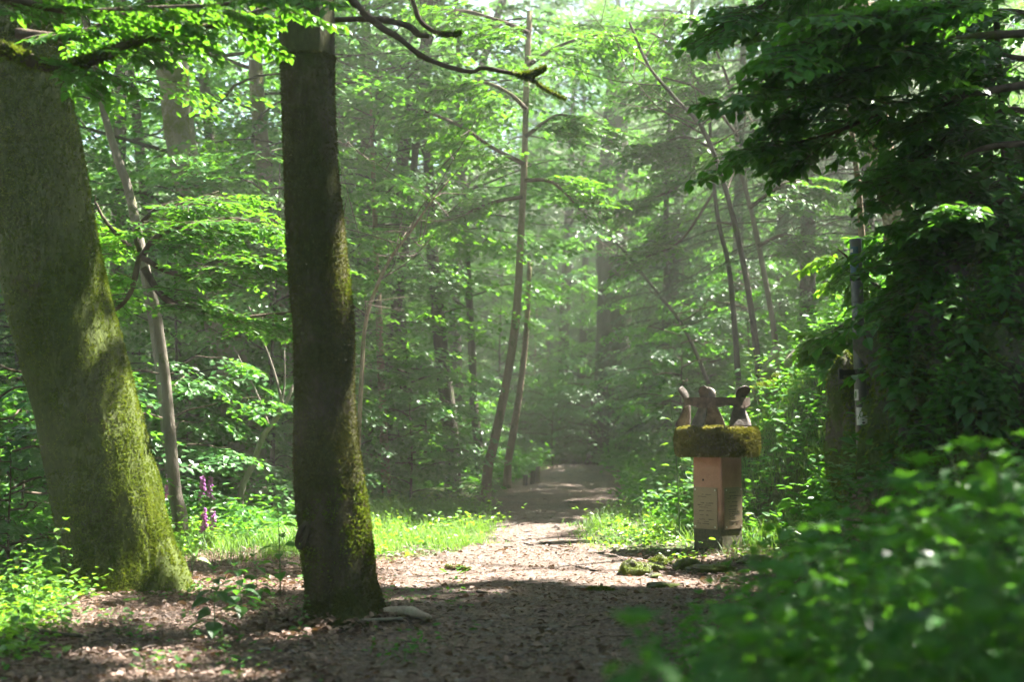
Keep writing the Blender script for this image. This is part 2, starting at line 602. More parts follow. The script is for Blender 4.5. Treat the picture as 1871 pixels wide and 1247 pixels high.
# ------------------------------------------------------------------ leafy sprays
def make_spray(seed, leafsp=.085, nside=8, ratio=.62):
    r = np.random.default_rng(seed)
    pos, dr, nr, segs = [], [], [], []
    axis = []
    for t in np.linspace(0, 1, 9):
        axis.append([t, .06 * math.sin(t * 4 + seed), -.16 * t * t])
    axis = np.array(axis)

    def along(t):
        return np.array([np.interp(t, np.linspace(0, 1, 9), axis[:, k]) for k in range(3)])
    twigs = [(axis[0], axis[-1] - axis[0], 1.0, 0.25)]
    for i in range(nside):
        t = .12 + .78 * i / nside
        sgn = 1 if i % 2 else -1
        a = sgn * (.75 + .3 * r.random())
        d = np.array([math.cos(a), math.sin(a), -.12 + .2 * (r.random() - .5)])
        twigs.append((along(t), d, (1.05 - t) * ratio * (.75 + .5 * r.random()), .08))
    for o, d, L, s0 in twigs:
        main = L == 1.0
        d = d / np.linalg.norm(d)
        segs.append((o, o + d * L))
        n = max(3, int(L / leafsp))
        for k in range(n):
            t = s0 + (1 - s0) * (k + .5) / n
            p = along(t) if main else o + d * L * t + np.array([0, 0, -.12 * (t * L) ** 2])
            sg = 1 if k % 2 else -1
            a = sg * (.7 + .35 * r.random())
            ca, sa = math.cos(a), math.sin(a)
            dd = np.array([d[0] * ca - d[1] * sa, d[0] * sa + d[1] * ca, -.22 + .4 * (r.random() - .5)])
            pos.append(p)
            dr.append(dd)
            nr.append([.45 * (r.random() - .5), .45 * (r.random() - .5), 1])
    return np.array(pos), np.array(dr), np.array(nr), segs


SPRAYS = [make_spray(i) for i in range(6)]
SPRAYS_FINE = [make_spray(20 + i, .06, 10, .55) for i in range(4)]
UP = np.array([0, 0, 1.])


def frame(d, roll=0.0):
    x = d / (np.linalg.norm(d) + 1e-9)
    y = np.cross(UP, x)
    y /= np.linalg.norm(y) + 1e-9
    z = np.cross(x, y)
    y2 = y * math.cos(roll) + z * math.sin(roll)
    z2 = -y * math.sin(roll) + z * math.cos(roll)
    return np.stack([x, y2, z2], 1)


def put_spray(store, wood, sp, o, d, scale, size, r, roll=None, filt=None, twig=.0035, tint0=None):
    Rm = frame(d, (r.random() - .5) * .6 if roll is None else roll)
    P = o + (sp[0] @ Rm.T) * scale
    D = sp[1] @ Rm.T
    Nn = sp[2] @ Rm.T
    n = len(P)
    k = r.random(n) < .93
    if filt is not None:
        k &= r.random(n) < filt(P)
    t = r.random(n) * .55 + (r.random() if tint0 is None else tint0) * .45
    store.append((P[k], D[k] + .15 * r.normal(size=(k.sum(), 3)), Nn[k] + .12 * r.normal(size=(k.sum(), 3)), (size * (.7 + .6 * r.random(n)))[k], t[k]))
    if wood is not None:
        for a, b in sp[3]:
            A, B = o + Rm @ (a * scale), o + Rm @ (b * scale)
            wood.tube([A, (A + B) / 2 + [0, 0, .01 * scale], B], [twig, twig * .7, twig * .35], 3, cap=False)


def flush(store, g, tmpl):
    if store:
        cat = [np.concatenate([s[i] for s in store]) for i in range(5)]
        g.leaves(cat[0], cat[1], cat[2], cat[3], tmpl, cat[4])


def make_crown(seed, z0, z1, rmax, nl, ns, size, tmpl=LEAF4, sscale=1.0, shape='dome', fine=False):
    r = np.random.default_rng(seed)
    L, W = G(), G()
    st = []
    for i in range(nl):
        f = (i + r.random() * .8) / nl
        z = z0 + (z1 - z0) * f
        az = i * 2.399 + r.random() * .6
        if shape == 'dome':
            pr = math.sqrt(max(.06, 1 - f ** 2.2)) * (.55 + .45 * min(1, f * 4))
        else:
            pr = .55 + .45 * math.sin(f * 3.0)
        ln = rmax * pr * (.6 + .55 * r.random())
        rise = .45 * (1 - f * .2) * r.random() + .05
        pts = []
        for t in np.linspace(0, 1, 6):
            rr = ln * t
            a2 = az + .25 * math.sin(t * 3 + seed + i)
            pts.append([rr * math.cos(a2), rr * math.sin(a2), z + rise * rr - .22 * rr * t * t * (.5 + r.random() * .3)])
        pts = np.array(pts)
        pts[1:5] += r.normal(size=(4, 3)) * .05 * ln * .5
        W.tube(smoothline(pts, 12), np.linspace(.008 + .0065 * ln, .003, 12), 5, cap=False)
        for k in range(ns):
            t = .22 + .78 * (k + r.random()) / ns
            p = np.array([np.interp(t, np.linspace(0, 1, 6), pts[:, c]) for c in range(3)])
            d = pts[min(5, int(t * 5) + 1)] - pts[min(4, int(t * 5))]
            sg = 1 if k % 2 else -1
            a = sg * (.25 + .9 * r.random())
            d = np.array([d[0] * math.cos(a) - d[1] * math.sin(a), d[0] * math.sin(a) + d[1] * math.cos(a), 0])
            d = d / (np.linalg.norm(d) + 1e-9)
            d[2] = -.05 - .3 * r.random()
            sp = (SPRAYS_FINE if fine else SPRAYS)[r.integers(4)]
            put_spray(st, None, sp, p, d, sscale * (.75 + .6 * r.random()), size, r)
    flush(st, L, tmpl)
    return L, W


def leafcount(g):
    return sum(len(p) for p in g.P)


# crown kinds shared by the background trees (leaves and limbs as two meshes each)
CROWN = {}
for k in range(3):
    L, W = make_crown(100 + k, 2.6, 12.5, 3.5, 36, 7, .11)
    CROWN['tall%d' % k] = (L.mesh('crown', M['leaf_far']), W.mesh('branches', M['bark_dark'], True))
for k in range(4):
    L, W = make_crown(200 + k, .5, 5.6, 1.95, 30, 6, .092, sscale=.85, shape='col')
    CROWN['young%d' % k] = (L.mesh('crown', M['leaf']), W.mesh('branches', M['bark_dark'], True))
for k in range(3):
    L, W = make_crown(300 + k, .15, 2.0, 1.15, 16, 5, .085, sscale=.62, shape='col')
    CROWN['bush%d' % k] = (L.mesh('crown', M['leaf_far']), W.mesh('branches', M['twig'], True))


def make_spruce(seed, H, rmax, z0, dens=1.0):
    r = np.random.default_rng(seed)
    L, W = G(), G()
    P, D, Nn, Sz = [], [], [], []
    nb = int(H * 15 * dens)
    for i in range(nb):
        f = (i + r.random()) / nb
        z = z0 + (H - z0) * f
        ln = rmax * (1 - f) ** .8 * (.7 + .4 * r.random()) + .1
        az = i * 2.399 + r.random() * .4
        h = np.array([math.cos(az), math.sin(az), 0])
        side = np.array([-h[1], h[0], 0])
        T = np.linspace(0, 1, 6)
        pts = np.array([h * ln * t + [0, 0, z + ln * (.12 * t - .38 * t * t)] for t in T])
        W.tube(pts, np.linspace(.018, .004, 6), 4, cap=False)
        nt_ = int(ln * 15) + 3
        for k in range(nt_):
            t = .12 + .88 * (k + r.random() * .5) / nt_
            p = np.array([np.interp(t, T, pts[:, c]) for c in range(3)])
            sg = 1 if k % 2 else -1
            tl = (.16 + .3 * (1 - t)) * (.7 + .6 * r.random()) * min(1, ln)
            d = h * .55 + side * sg * .8 + np.array([0, 0, -.35 - .4 * r.random()])
            d /= np.linalg.norm(d)
            m = int(tl / .015) + 2
            u = np.linspace(0, 1, m)
            q = p + d * (u * tl)[:, None] + np.array([0, 0, -1.]) * ((u * tl) ** 2 * .5)[:, None]
            s2 = np.cross(d, UP)
            dd = d * .7 + s2 * (np.where(np.arange(m) % 2, 1, -1) * .75)[:, None] + r.normal(size=(m, 3)) * .2
            P.append(q)
            D.append(dd)
            Nn.append(np.tile(UP, (m, 1)) + r.normal(size=(m, 3)) * .3)
            Sz.append(np.full(m, .05) * (.8 + .5 * r.random(m)))
    P, D, Nn, Sz = map(np.concatenate, (P, D, Nn, Sz))
    L.leaves(P, D, Nn, Sz, NEED)
    return L, W


L, W = make_spruce(7, 8.5, 1.9, .4)
CROWN['spruce0'] = (L.mesh('crown', M['needle']), W.mesh('branches', M['bark_dark'], True))
L, W = make_spruce(8, 11, 2.5, 1.2)
CROWN['spruce1'] = (L.mesh('crown', M['needle']), W.mesh('branches', M['bark_dark'], True))


def crown_part(kind, root, loc=(0, 0, 0), rz=0, scale=1.0, branches=True, mat=None):
    """a crown and its limbs as parts of one tree"""
    for me, nm in zip(CROWN[kind], ('crown', 'branches')):
        if nm == 'branches' and not branches: continue
        o = bpy.data.objects.new(nm, me)
        C.objects.link(o)
        o.parent = root
        o.location = loc
        o.rotation_euler = (0, 0, rz)
        o.scale = (scale,) * 3
    return root


def px_line(pts, d, n, root_down=True, up_to=None):
    """(px, py, width px[, depth]) waypoints, base last -> world points and radii"""
    rows = []
    for p in pts:
        dd = p[3] if len(p) > 3 else d
        w_ = at(p[0], p[1], dd)
        rows.append([*w_, p[2] / 2 * dd / FPX])
    if up_to is not None:
        a, b = np.array(rows[0]), np.array(rows[1])
        dz = up_to - a[2]
        if dz > 0:
            sl = (a - b) / max(abs(a[2] - b[2]), .05)
            top = a + sl * dz * .8
            top[2] = up_to
            top[3] = a[3] * .3
            mid = a + sl * dz * .45
            mid[2] = a[2] + dz * .5
            mid[3] = a[3] * .75
            rows = [top, mid] + rows
    if root_down:
        b = np.array(rows[-1])
        gz = g1(b[0], b[1])
        if b[2] > gz - .1:
            if b[2] - gz > .5:
                a = np.array(rows[-2])
                sl = (b - a)[:2] / max(a[2] - b[2], .1)
                e = b.copy()
                h = b[2] - gz
                e[:2] = b[:2] + sl * h * .6
                e[2] = g1(e[0], e[1]) - .05
                e[3] = b[3] * 1.15
                rows.append(e)
                b = e
            e = np.array(b)
            e[2] = g1(e[0], e[1]) - .25
            e[3] = b[3] * 1.08
            if e[2] < rows[-1][2] - .02:
                rows.append(e)
    a = smoothline(rows, n)
    return a[:, :3], np.maximum(a[:, 3], .004)


# ------------------------------------------------------------------ moss fuzz over a ring surface
def fuzz(g, rings, nper, size, maskf, seed=0, lean=0.6):
    """small tufts scattered on a tube surface given as rings (m, n, 3)"""
    r = np.random.default_rng(seed)
    m, n, _ = rings.shape
    i = r.integers(0, m - 1, nper)
    j = r.integers(0, n, nper)
    a, b = r.random(nper)[:, None], r.random(nper)[:, None]
    k = (j + 1) % n
    p00, p01, p10, p11 = rings[i, j], rings[i, k], rings[i + 1, j], rings[i + 1, k]
    p = (p00 * (1 - b) + p01 * b) * (1 - a) + (p10 * (1 - b) + p11 * b) * a
    nr = np.cross(p01 - p00, p10 - p00)
    nr /= np.linalg.norm(nr, axis=1)[:, None] + 1e-9
    cen = rings.mean(axis=1)[i]
    flip = np.sum(nr * (p - cen), axis=1) < 0
    nr[flip] *= -1
    keep = r.random(nper) < maskf(p)
    p, nr = p[keep], nr[keep]
    d = nr * .7 + r.normal(size=p.shape) * lean
    d[:, 2] += .1
    side = r.normal(size=p.shape)
    t = np.clip(.75 * vn(p[:, 0] + p[:, 1], p[:, 2] + p[:, 1] * .7, .16, 3) + .5 * vn(p[:, 0] + p[:, 1], p[:, 2] + p[:, 1] * .7, .035, 5) - .1 + .4 * (r.random(len(p)) - .5), 0, 1)
    g.leaves(p - nr * .002, d, side, size * (.6 + .8 * r.random(len(p))), TRI, t)


# ------------------------------------------------------------------ the two front trees
def lob_big(t, a):
    f = sstep(.82, 1.0, t)
    return 1 + f * (.30 * np.maximum(0, np.cos(a + .25)) ** 3 + .25 * np.maximum(0, np.cos(a - PI + .5)) ** 4 + .2 * np.maximum(0, np.cos(a + 1.7)) ** 5) + .03 * np.cos(3 * a + t * 5)


DB = 10.2
big_pts = [(12, -60, 190), (28, 120, 188), (64, 330, 186), (112, 560, 184), (160, 740, 184), (196, 900, 190), (214, 1000, 196), (222, 1060, 212)]
bp, br = px_line(big_pts, DB, 70, up_to=13)
t_big = thing('beech_tree', 'huge leaning trunk coated in green moss at the left edge of the clearing', 'tree', (bp[-1][0], bp[-1][1], g1(bp[-1][0], bp[-1][1])))
g = G()
rings_big = g.tube(smoothline(np.column_stack([bp, br]), 150)[:, :3], smoothline(np.column_stack([bp, br]), 150)[:, 3], 110, amp=.075, nscale=3.6, lobes=lob_big)
part_at(g, 'trunk', M['bark_big'], t_big, True)
g = G()
vis = rings_big[24:]


def mask_big(p):
    side = sstep(-.75, .1, (p[:, 0] - np.interp(p[:, 2], bp[::-1, 2], bp[::-1, 0])) / .45)
    return np.clip((.12 + .95 * side) * sstep(.34, .6, .5 * vn(p[:, 0] + p[:, 1], p[:, 2], .35, 2) + .5 * vn((p[:, 0] + p[:, 1]) * 1.6, p[:, 2], .06, 4)) + .1 * side, 0, 1)


fuzz(g, vis, 190000, .017, mask_big, 1)
part_at(g, 'moss', M['moss_tuft'], t_big)

DF = 8.5
fr_pts = [(560, -40, 100), (562, 120, 100), (568, 300, 101), (580, 480, 110), (592, 600, 111), (594, 740, 110), (600, 860, 122), (612, 980, 128), (622, 1070, 126), (627, 1118, 138)]
fp, fr = px_line(fr_pts, DF, 110, up_to=12.5)
fr = fr * (1 + .20 * np.exp(-np.maximum(fp[:, 2] + .02, 0) / .11))


def lob_fr(t, a):
    f = sstep(.90, .985, t)
    return 1 + f * (.26 * np.maximum(0, np.cos(a + .5)) ** 4 + .18 * np.maximum(0, np.cos(a - 2.9)) ** 5 + .22 * np.maximum(0, np.cos(a + 1.75)) ** 6) + .025 * np.cos(2 * a + t * 9) + .02 * np.cos(5 * a - t * 7)


t_fr = thing('beech_tree', 'tall dark brown trunk with a knot low on its left, beside the path', 'tree', (fp[-1][0], fp[-1][1], g1(fp[-1][0], fp[-1][1])))
g = G()
rings_fr = g.tube(fp, fr, 48, amp=.06, nscale=3.0, lobes=lob_fr)
part_at(g, 'trunk', M['bark_front'], t_fr, True)
g = G()


def mask_fr(p):
    low = sstep(.9, .3, p[:, 2])
    return np.clip(.35 + .5 * vn(p[:, 0] * 2 + p[:, 1], p[:, 2], .3, 4) - .15 * low, 0, 1)


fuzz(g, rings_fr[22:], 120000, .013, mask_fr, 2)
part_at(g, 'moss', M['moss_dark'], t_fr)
# brighter moss collar
g = G()


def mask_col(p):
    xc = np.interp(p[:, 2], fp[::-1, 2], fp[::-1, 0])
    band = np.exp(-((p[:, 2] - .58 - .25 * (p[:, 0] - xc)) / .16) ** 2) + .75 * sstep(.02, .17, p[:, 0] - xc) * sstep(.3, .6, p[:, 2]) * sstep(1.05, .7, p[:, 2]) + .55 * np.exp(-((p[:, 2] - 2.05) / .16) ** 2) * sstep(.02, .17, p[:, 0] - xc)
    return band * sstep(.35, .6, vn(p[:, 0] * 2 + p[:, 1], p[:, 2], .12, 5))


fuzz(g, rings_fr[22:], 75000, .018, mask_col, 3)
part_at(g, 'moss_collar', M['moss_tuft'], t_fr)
# knot scar
k0 = at(556, 975, DF) + [0.015, -.19, 0]
g = G()
for (rr, dz, tn) in ((.05, 0, .3), (.032, .015, .6)):
    a = np.linspace(0, 2 * PI, 15)[:-1]
    ring = np.array([[k0[0] + rr * .55 * math.cos(t) + .02 * math.sin(t), k0[1] + .035 - .05 * math.cos(t) ** 2 * .2, k0[2] + dz + rr * 1.5 * math.sin(t)] for t in a])
    g.tube(np.vstack([ring, ring[:2]]), .013, 7, amp=.3, nscale=20)
part_at(g, 'knot', M['bark_front'], t_fr, True)


def branch_px(root, pts, d, n, mat, name='branch', moss=None, seed=0, rings_n=9):
    P, R = px_line(pts, d, n, root_down=False)
    g = G()
    rg = g.tube(P, R, rings_n, amp=.25, nscale=9)
    b = part_at(g, name, mat, root, True)
    if moss:
        gm = G()
        fuzz(gm, rg, moss[0], moss[1], moss[2], seed)
        m_ = gm
        l = np.array(root.location)
        m_.V = [v - l for v in m_.V]
        m_.obj('moss', M['moss_tuft'], b)
    return P, R, b


xr = lambda a, b: (lambda p: sstep(a, b, p[:, 0]))
# bare limbs that reach out right of the front trunk
branch_px(t_fr, [(598, -90, 20), (640, -5, 16), (690, 45, 12), (728, 68, 11), (770, 102, 10), (820, 122, 9), (862, 131, 9), (880, 124, 9), (915, 130, 8), (960, 140, 7), (1000, 165, 6), (1034, 181, 3)], 8.6, 40, M['twig'],
          moss=(3500, .015, lambda p: sstep(at(925, 0, 8.6)[0], at(950, 0, 8.6)[0], p[:, 0])), seed=5)
branch_px(t_fr, [(948, 138, 8), (970, 135, 9), (985, 130, 9), (998, 122, 4)], 8.6, 12, M['twig'], moss=(1500, .017, lambda p: np.ones(len(p))), seed=6)
branch_px(t_fr, [(610, 36, 11), (680, 35, 10), (740, 45, 12), (765, 62, 13), (785, 66, 9)], 8.8, 20, M['twig'])
branch_px(t_fr, [(740, -40, 9), (757, 10, 9), (770, 40, 9), (800, 60, 8), (830, 63, 7), (843, 58, 4)], 9.0, 20, M['twig'],
          moss=(1400, .015, lambda p: sstep(at(795, 0, 9)[0], at(812, 0, 9)[0], p[:, 0])), seed=8)

# ------------------------------------------------------------------ leafy boughs in view
def bough(root, pts, d, n, ns, size, scale, seed, mat, tmpl=LEAFH, wood=M['twig'], fan=1.0, droop=.25, t0=.1, sprays=SPRAYS_FINE, name='bough', flat=None, roll=None):
    P, R = px_line(pts, d, n, root_down=False)
    g, gl, st = G(), G(), []
    r = np.random.default_rng(seed)
    g.tube(P, R, 8, amp=.2, nscale=10)
    T = np.linspace(0, 1, len(P))
    for k in range(ns):
        t = t0 + (1 - t0) * (k + r.random()) / ns
        p = np.array([np.interp(t, T, P[:, c]) for c in range(3)])
        i = min(len(P) - 2, int(t * (len(P) - 1)))
        d_ = P[i + 1] - P[i]
        az = math.atan2(d_[1], d_[0]) + (1 if k % 2 else -1) * fan * (.3 + .9 * r.random())
        dd = np.array([math.cos(az), math.sin(az), -droop * r.random() * 1.6 + .05])
        put_spray(st, g, sprays[r.integers(4)], p, dd, scale * (.7 + .6 * r.random()), size, r, roll=roll)
    flush(st, gl, tmpl)
    b = part_at(g, name, wood, root, True)
    l = np.array(root.location)
    gl.V = [v - l for v in gl.V]
    gl.obj('leaves', mat, b)
    return P


# mossy bough of the big tree across the top left
for (pts, d_, ns_, sd, sl) in (
        ([(-60, 60, 30), (40, 105, 26), (110, 122, 22), (170, 110, 19), (230, 82, 18), (290, 62, 16), (370, 50, 12), (440, 30, 10), (520, 5, 7)], 7.9, 12, 31, .4),
        ([(30, 60, 20), (120, 66, 16), (200, 40, 13), (260, 10, 10), (330, -40, 8)], 8.2, 14, 32, .42),
        ([(-90, 20, 16), (0, -5, 14), (120, 20, 11), (250, 15, 9), (400, 8, 7), (500, -10, 5)], 7.6, 15, 33, .45)):
    bough(t_big, pts, d_, 30, ns_, .062, sl, sd, M['leaf'], droop=.2)
P_, R_b = px_line([(-60, 60, 30), (40, 105, 26), (110, 122, 22), (170, 110, 19), (230, 82, 18), (290, 62, 16), (370, 50, 12)], 7.9, 26, root_down=False)
gm = G()
rg = G().tube(P_, R_b * 1.02, 9)
fuzz(gm, rg, 6000, .026, lambda p: .15 + .85 * sstep(.45, .6, vn(p[:, 0], p[:, 2], .12, 1)), 12)
part_at(gm, 'moss', M['moss_tuft'], t_big)

# grey sapling behind the big tree with its wide low bough
sp_p, sp_r = px_line([(262, 480, 15), (284, 560, 17), (292, 620, 19), (303, 700, 20), (311, 800, 22), (320, 900, 24), (330, 955, 29)], 12.6, 36)
t_sap = thing('sapling', 'slender grey sapling with a wide leafy bough, right behind the huge mossy trunk', 'tree', (sp_p[-1][0], sp_p[-1][1], g1(sp_p[-1][0], sp_p[-1][1])))
g = G()
g.tube(sp_p, sp_r, 14, amp=.08, nscale=6)
part_at(g, 'trunk', M['bark_grey'], t_sap, True)
for (pts, d_, ns_, sd) in (
        ([(262, 490, 14), (300, 545, 12), (345, 565, 11), (400, 585, 9), (470, 578, 7), (545, 570, 4)], 11.8, 24, 41),
        ([(255, 470, 12), (240, 530, 10), (220, 560, 8), (190, 575, 5)], 12.0, 12, 42),
        ([(258, 470, 12), (290, 430, 10), (350, 410, 8), (430, 400, 6), (500, 420, 3)], 11.5, 24, 43),
        ([(258, 470, 11), (320, 500, 9), (390, 480, 7), (450, 470, 5), (520, 480, 3)], 11.2, 26, 44),
        ([(255, 460, 10), (250, 420, 9), (290, 380, 7), (340, 370, 5), (400, 350, 3)], 12.0, 18, 45),
        ([(258, 470, 10), (215, 430, 8), (190, 400, 6), (175, 370, 4)], 12.3, 12, 46)):
    bough(t_sap, pts, d_, 18, ns_, .066, .62, sd, M['leaf'], tmpl=LEAF6, droop=.12)

# ------------------------------------------------------------------ crowns overhead, out of view, shaped to make the dappled light
def canopy_crown(root, cx, cy, cz, rx, rz, ncl, seed, trunk_top):
    ncl = int(ncl * 1.4)
    r = np.random.default_rng(seed)
    gl, gw, st = G(), G(), []
    v = r.normal(size=(ncl, 3))
    v /= np.linalg.norm(v, axis=1)[:, None]
    v *= (r.random(ncl) ** .45)[:, None]
    pos = np.array([cx, cy, cz]) + v * [rx, rx, rz]
    for p in pos:
        a = r.random() * 2 * PI
        put_spray(st, None, SPRAYS[r.integers(6)], p, np.array([math.cos(a), math.sin(a), -.15]), 1.1 + .5 * r.random(), .17, r, filt=shade)
    flush(st, gl, LEAF4)
    for i in range(14):
        e = pos[r.integers(ncl)]
        s0 = np.array(trunk_top) * (1 - .0) - [0, 0, r.random() * 2.5]
        m_ = (s0 + e) / 2 + [0, 0, .5]
        gw.tube(smoothline([s0, m_, e], 8), np.linspace(.07, .012, 8), 6, cap=False)
    part_at(gw, 'branches', M['bark_dark'], root, True)
    part_at(gl, 'crown', M['canopy'], root)


canopy_crown(t_big, -2.4, 12.0, 11.5, 5.2, 2.6, 330, 51, bp[2])
canopy_crown(t_fr, 2.2, 11.0, 10.6, 5.4, 2.3, 360, 52, fp[2])
CAN = [(6.3, 3.5, 10.5, 4.6, 320), (8.3, 9.5, 11.5, 4.8, 380), (10.2, 14.5, 13, 5.0, 380), (12.5, 8.0, 14, 5.0, 340), (13.5, 14, 16, 5, 300), (12.0, 21, 14, 5.2, 300), (-6.5, 6.0, 11, 4.6, 220), (16, 19, 17, 5, 260),
       (4.9, -1.5, 9.5, 4.2, 220),
       (1.5, 24, 13.5, 4.6, 330), (5.5, 29, 14.5, 4.8, 330), (-3.0, 28, 14.5, 4.6, 200), (7.5, 24, 14, 4.8, 330), (-6.5, 23, 13.5, 4.4, 130), (2.0, 34, 16, 4.6, 130),
       (-7.5, -1.0, 9, 4.8, 260), (-1.0, -7.0, 9, 5.2, 260), (6.0, -9.0, 9, 5.2, 220), (-9.0, -9.0, 10, 5.2, 220), (-11.5, 11, 9, 4.6, 200)]
CANL = ['tall beech on the steep bank just outside the right edge', 'tall beech on the steep bank beside the foreground herbs', 'tall beech high on the bank right of the stone pillar',
        'tall beech further up the bank behind the first row', 'tallest beech at the top of the right bank', 'beech on the bank well past the stone pillar', 'beech down the slope left of the huge mossy trunk',
        'beech far up the right bank', 'beech on the bank beside the camera',
        'tall dark trunk to the left of the far path, crown spread high over it', 'tall dark trunk on the bank well behind the pillar', 'tall dark trunk deep in the wood left of the posts', 'tall dark trunk high on the bank past the signpost',
        'tall dark trunk behind the slim mossy trunk', 'tall dark trunk right where the path bends away',
        'beech on the slope left of the camera', 'beech beside the path behind the camera', 'beech on the bank behind the camera', 'beech down the slope behind the camera', 'beech far down the slope at the left']
for i, (x, y, z, rr, nc) in enumerate(CAN):  # extra trees put in for the shade their crowns cast
    x0 = x if y < 0 or abs(x) > .43 * y else math.copysign(.45 * y + .5, x)
    if z > 13 and 22 < y and i > 8:
        x0 = float(pc(y)) + (2.6 if x > pc(y) + .8 else -2.7) if abs(x - pc(y)) < 2.7 else x
    gz = g1(x0, y)
    t = thing('beech_tree', CANL[i], 'tree', (x0, y, gz))
    g = G()
    pts = smoothline([(x0, y, gz - .3), (x0 + .1, y, (gz + z) / 2), (x, y, z + 1.5)], 16)
    g.tube(pts, np.linspace(.24 if y < 22 else .15, .06, 16), 16, amp=.08)
    part_at(g, 'trunk', M['bark_grey' if y < 22 else 'bark_dark'], t, True)
    canopy_crown(t, x, y, z, rr, 2.2, nc, 60 + i, (x, y, z))

# ------------------------------------------------------------------ background trees with a trunk one can point at
BG = [
    # pts, depth, material, crown kind, crown z, label
    ([(305, 60, 64), (318, 150, 58), (330, 260, 54), (352, 360, 54), (378, 450, 58), (405, 600, 62), (432, 720, 66), (445, 800, 74)], 17.5, 'bark_pale', 'tall0', 3.4, 'thick pale trunk with moss streaks rising behind the leafy bough at left'),
    ([(462, 20, 24), (470, 180, 27), (482, 300, 28), (496, 420, 30), (520, 560, 32), (540, 760, 38)], 19, 'bark_pale', 'tall1', 3.6, 'slim mossy trunk just left of the dark front trunk'),
    ([(150, 20, 9), (174, 118, 11), (186, 190, 12), (204, 255, 14), (222, 310, 16), (236, 350, 17), (262, 480, 20), (290, 640, 22)], 14.5, 'bark_grey', 'young0', 4.5, 'thin bare grey stem leaning beside the top of the huge mossy trunk'),
    ([(688, 470, 11), (692, 560, 12), (697, 700, 14), (702, 820, 16), (706, 905, 18)], 19.5, 'bark_tan', 'young1', 2.0, 'thin upright brown sapling right of the dark front trunk'),
    ([(742, 440, 14), (733, 520, 16), (716, 620, 18), (708, 740, 20), (710, 880, 22)], 21.5, 'bark_dark', 'tall2', 3.3, 'dark slightly bent stem close behind the thin upright brown sapling'),
    ([(782, 280, 18), (786, 400, 20), (795, 520, 24), (806, 640, 26), (818, 740, 28), (824, 815, 30)], 23, 'bark_dark', 'tall0', 3.5, 'dark bowed trunk standing in the mist left of the clearing'),
    ([(855, 500, 12), (862, 640, 14), (866, 740, 15), (876, 830, 17)], 26, 'bark_dark', 'tall1', 3.0, 'thin dark stem in the mist behind the grass verge'),
    ([(968, 20, 10), (962, 150, 11), (958, 300, 12), (952, 420, 13), (943, 580, 15), (925, 700, 16), (905, 800, 17), (890, 868, 19)], 20.5, 'bark_tan', None, 0, 'slender tan trunk leaning over from the left side of the path'),
    ([(968, 480, 8), (962, 600, 10), (952, 700, 12), (938, 790, 14), (928, 850, 15)], 24, 'bark_tan', None, 0, 'short grey brown stem right behind the slender leaning tan trunk'),
    ([(1122, 300, 54), (1118, 430, 58), (1122, 560, 62), (1118, 700, 68), (1112, 830, 84)], 37, 'bark_dark', 'tall2', 4.5, 'broad dark trunk where the path disappears into mist'),
    ([(1342, 200, 7), (1352, 300, 8), (1376, 400, 9), (1396, 500, 10), (1412, 590, 11)], 19, 'bark_grey', None, 0, 'thin grey stem rising from the bank beyond the stone pillar'),
    ([(1296, 180, 6), (1300, 290, 7), (1312, 400, 8), (1330, 480, 9), (1340, 570, 10)], 21, 'bark_dark', None, 0, 'thinner darker stem left of the grey stem on the bank'),
    ([(1572, 10, 56), (1584, 90, 52), (1596, 180, 48), (1612, 290, 48), (1634, 370, 54), (1650, 440, 62)], 15.5, 'bark_tan', None, 0, 'stout tan trunk catching sun on the bank above the signpost'),
    ([(1560, 270, 10), (1568, 330, 11), (1574, 420, 12), (1580, 520, 13)], 13.2, 'bark_tan', None, 0, 'thin reddish stem just behind the top of the signpost'),
    ([(1772, 200, 28), (1776, 300, 32), (1784, 420, 36), (1790, 520, 40)], 11.5, 'bark_dark', None, 0, 'near black trunk in the deep shade at the upper right'),
    ([(1822, 60, 11), (1832, 220, 13), (1842, 380, 15), (1850, 520, 17)], 10.2, 'bark_dark', None, 0, 'thin dark stem at the far right edge of the picture'),
    ([(40, 640, 9), (46, 740, 10), (50, 860, 12), (58, 960, 13)], 19, 'bark_dark', 'young1', 1.0, 'thin dark trunk in the valley left of the huge mossy trunk'),
    ([(232, 90, 15), (246, 180, 17), (258, 300, 20), (272, 420, 22)], 24, 'bark_dark', 'tall2', 3.2, 'dark trunk seen between the huge mossy trunk and the pale one'),
    ([(370, 110, 18), (378, 200, 20), (396, 330, 22), (412, 460, 24)], 26, 'bark_dark', 'tall0', 3.4, 'dark trunk between the pale trunk and the slim mossy trunk'),
    ([(640, 420, 16), (650, 520, 18), (652, 640, 20), (660, 800, 22)], 28, 'bark_dark', 'tall1', 3.2, 'dark trunk in the forest close behind the front trunk, on its right'),
    ([(1040, 380, 16), (1035, 500, 18), (1030, 640, 20), (1028, 800, 22)], 42, 'bark_dark', 'tall2', 4.0, 'faint trunk fading into mist above the far end of the path'),
    ([(1240, 380, 18), (1230, 500, 20), (1236, 620, 22)], 33, 'bark_dark', 'tall1', 4.0, 'faint trunk on the bank between the broad dark trunk and the pillar'),
]
BGT = []
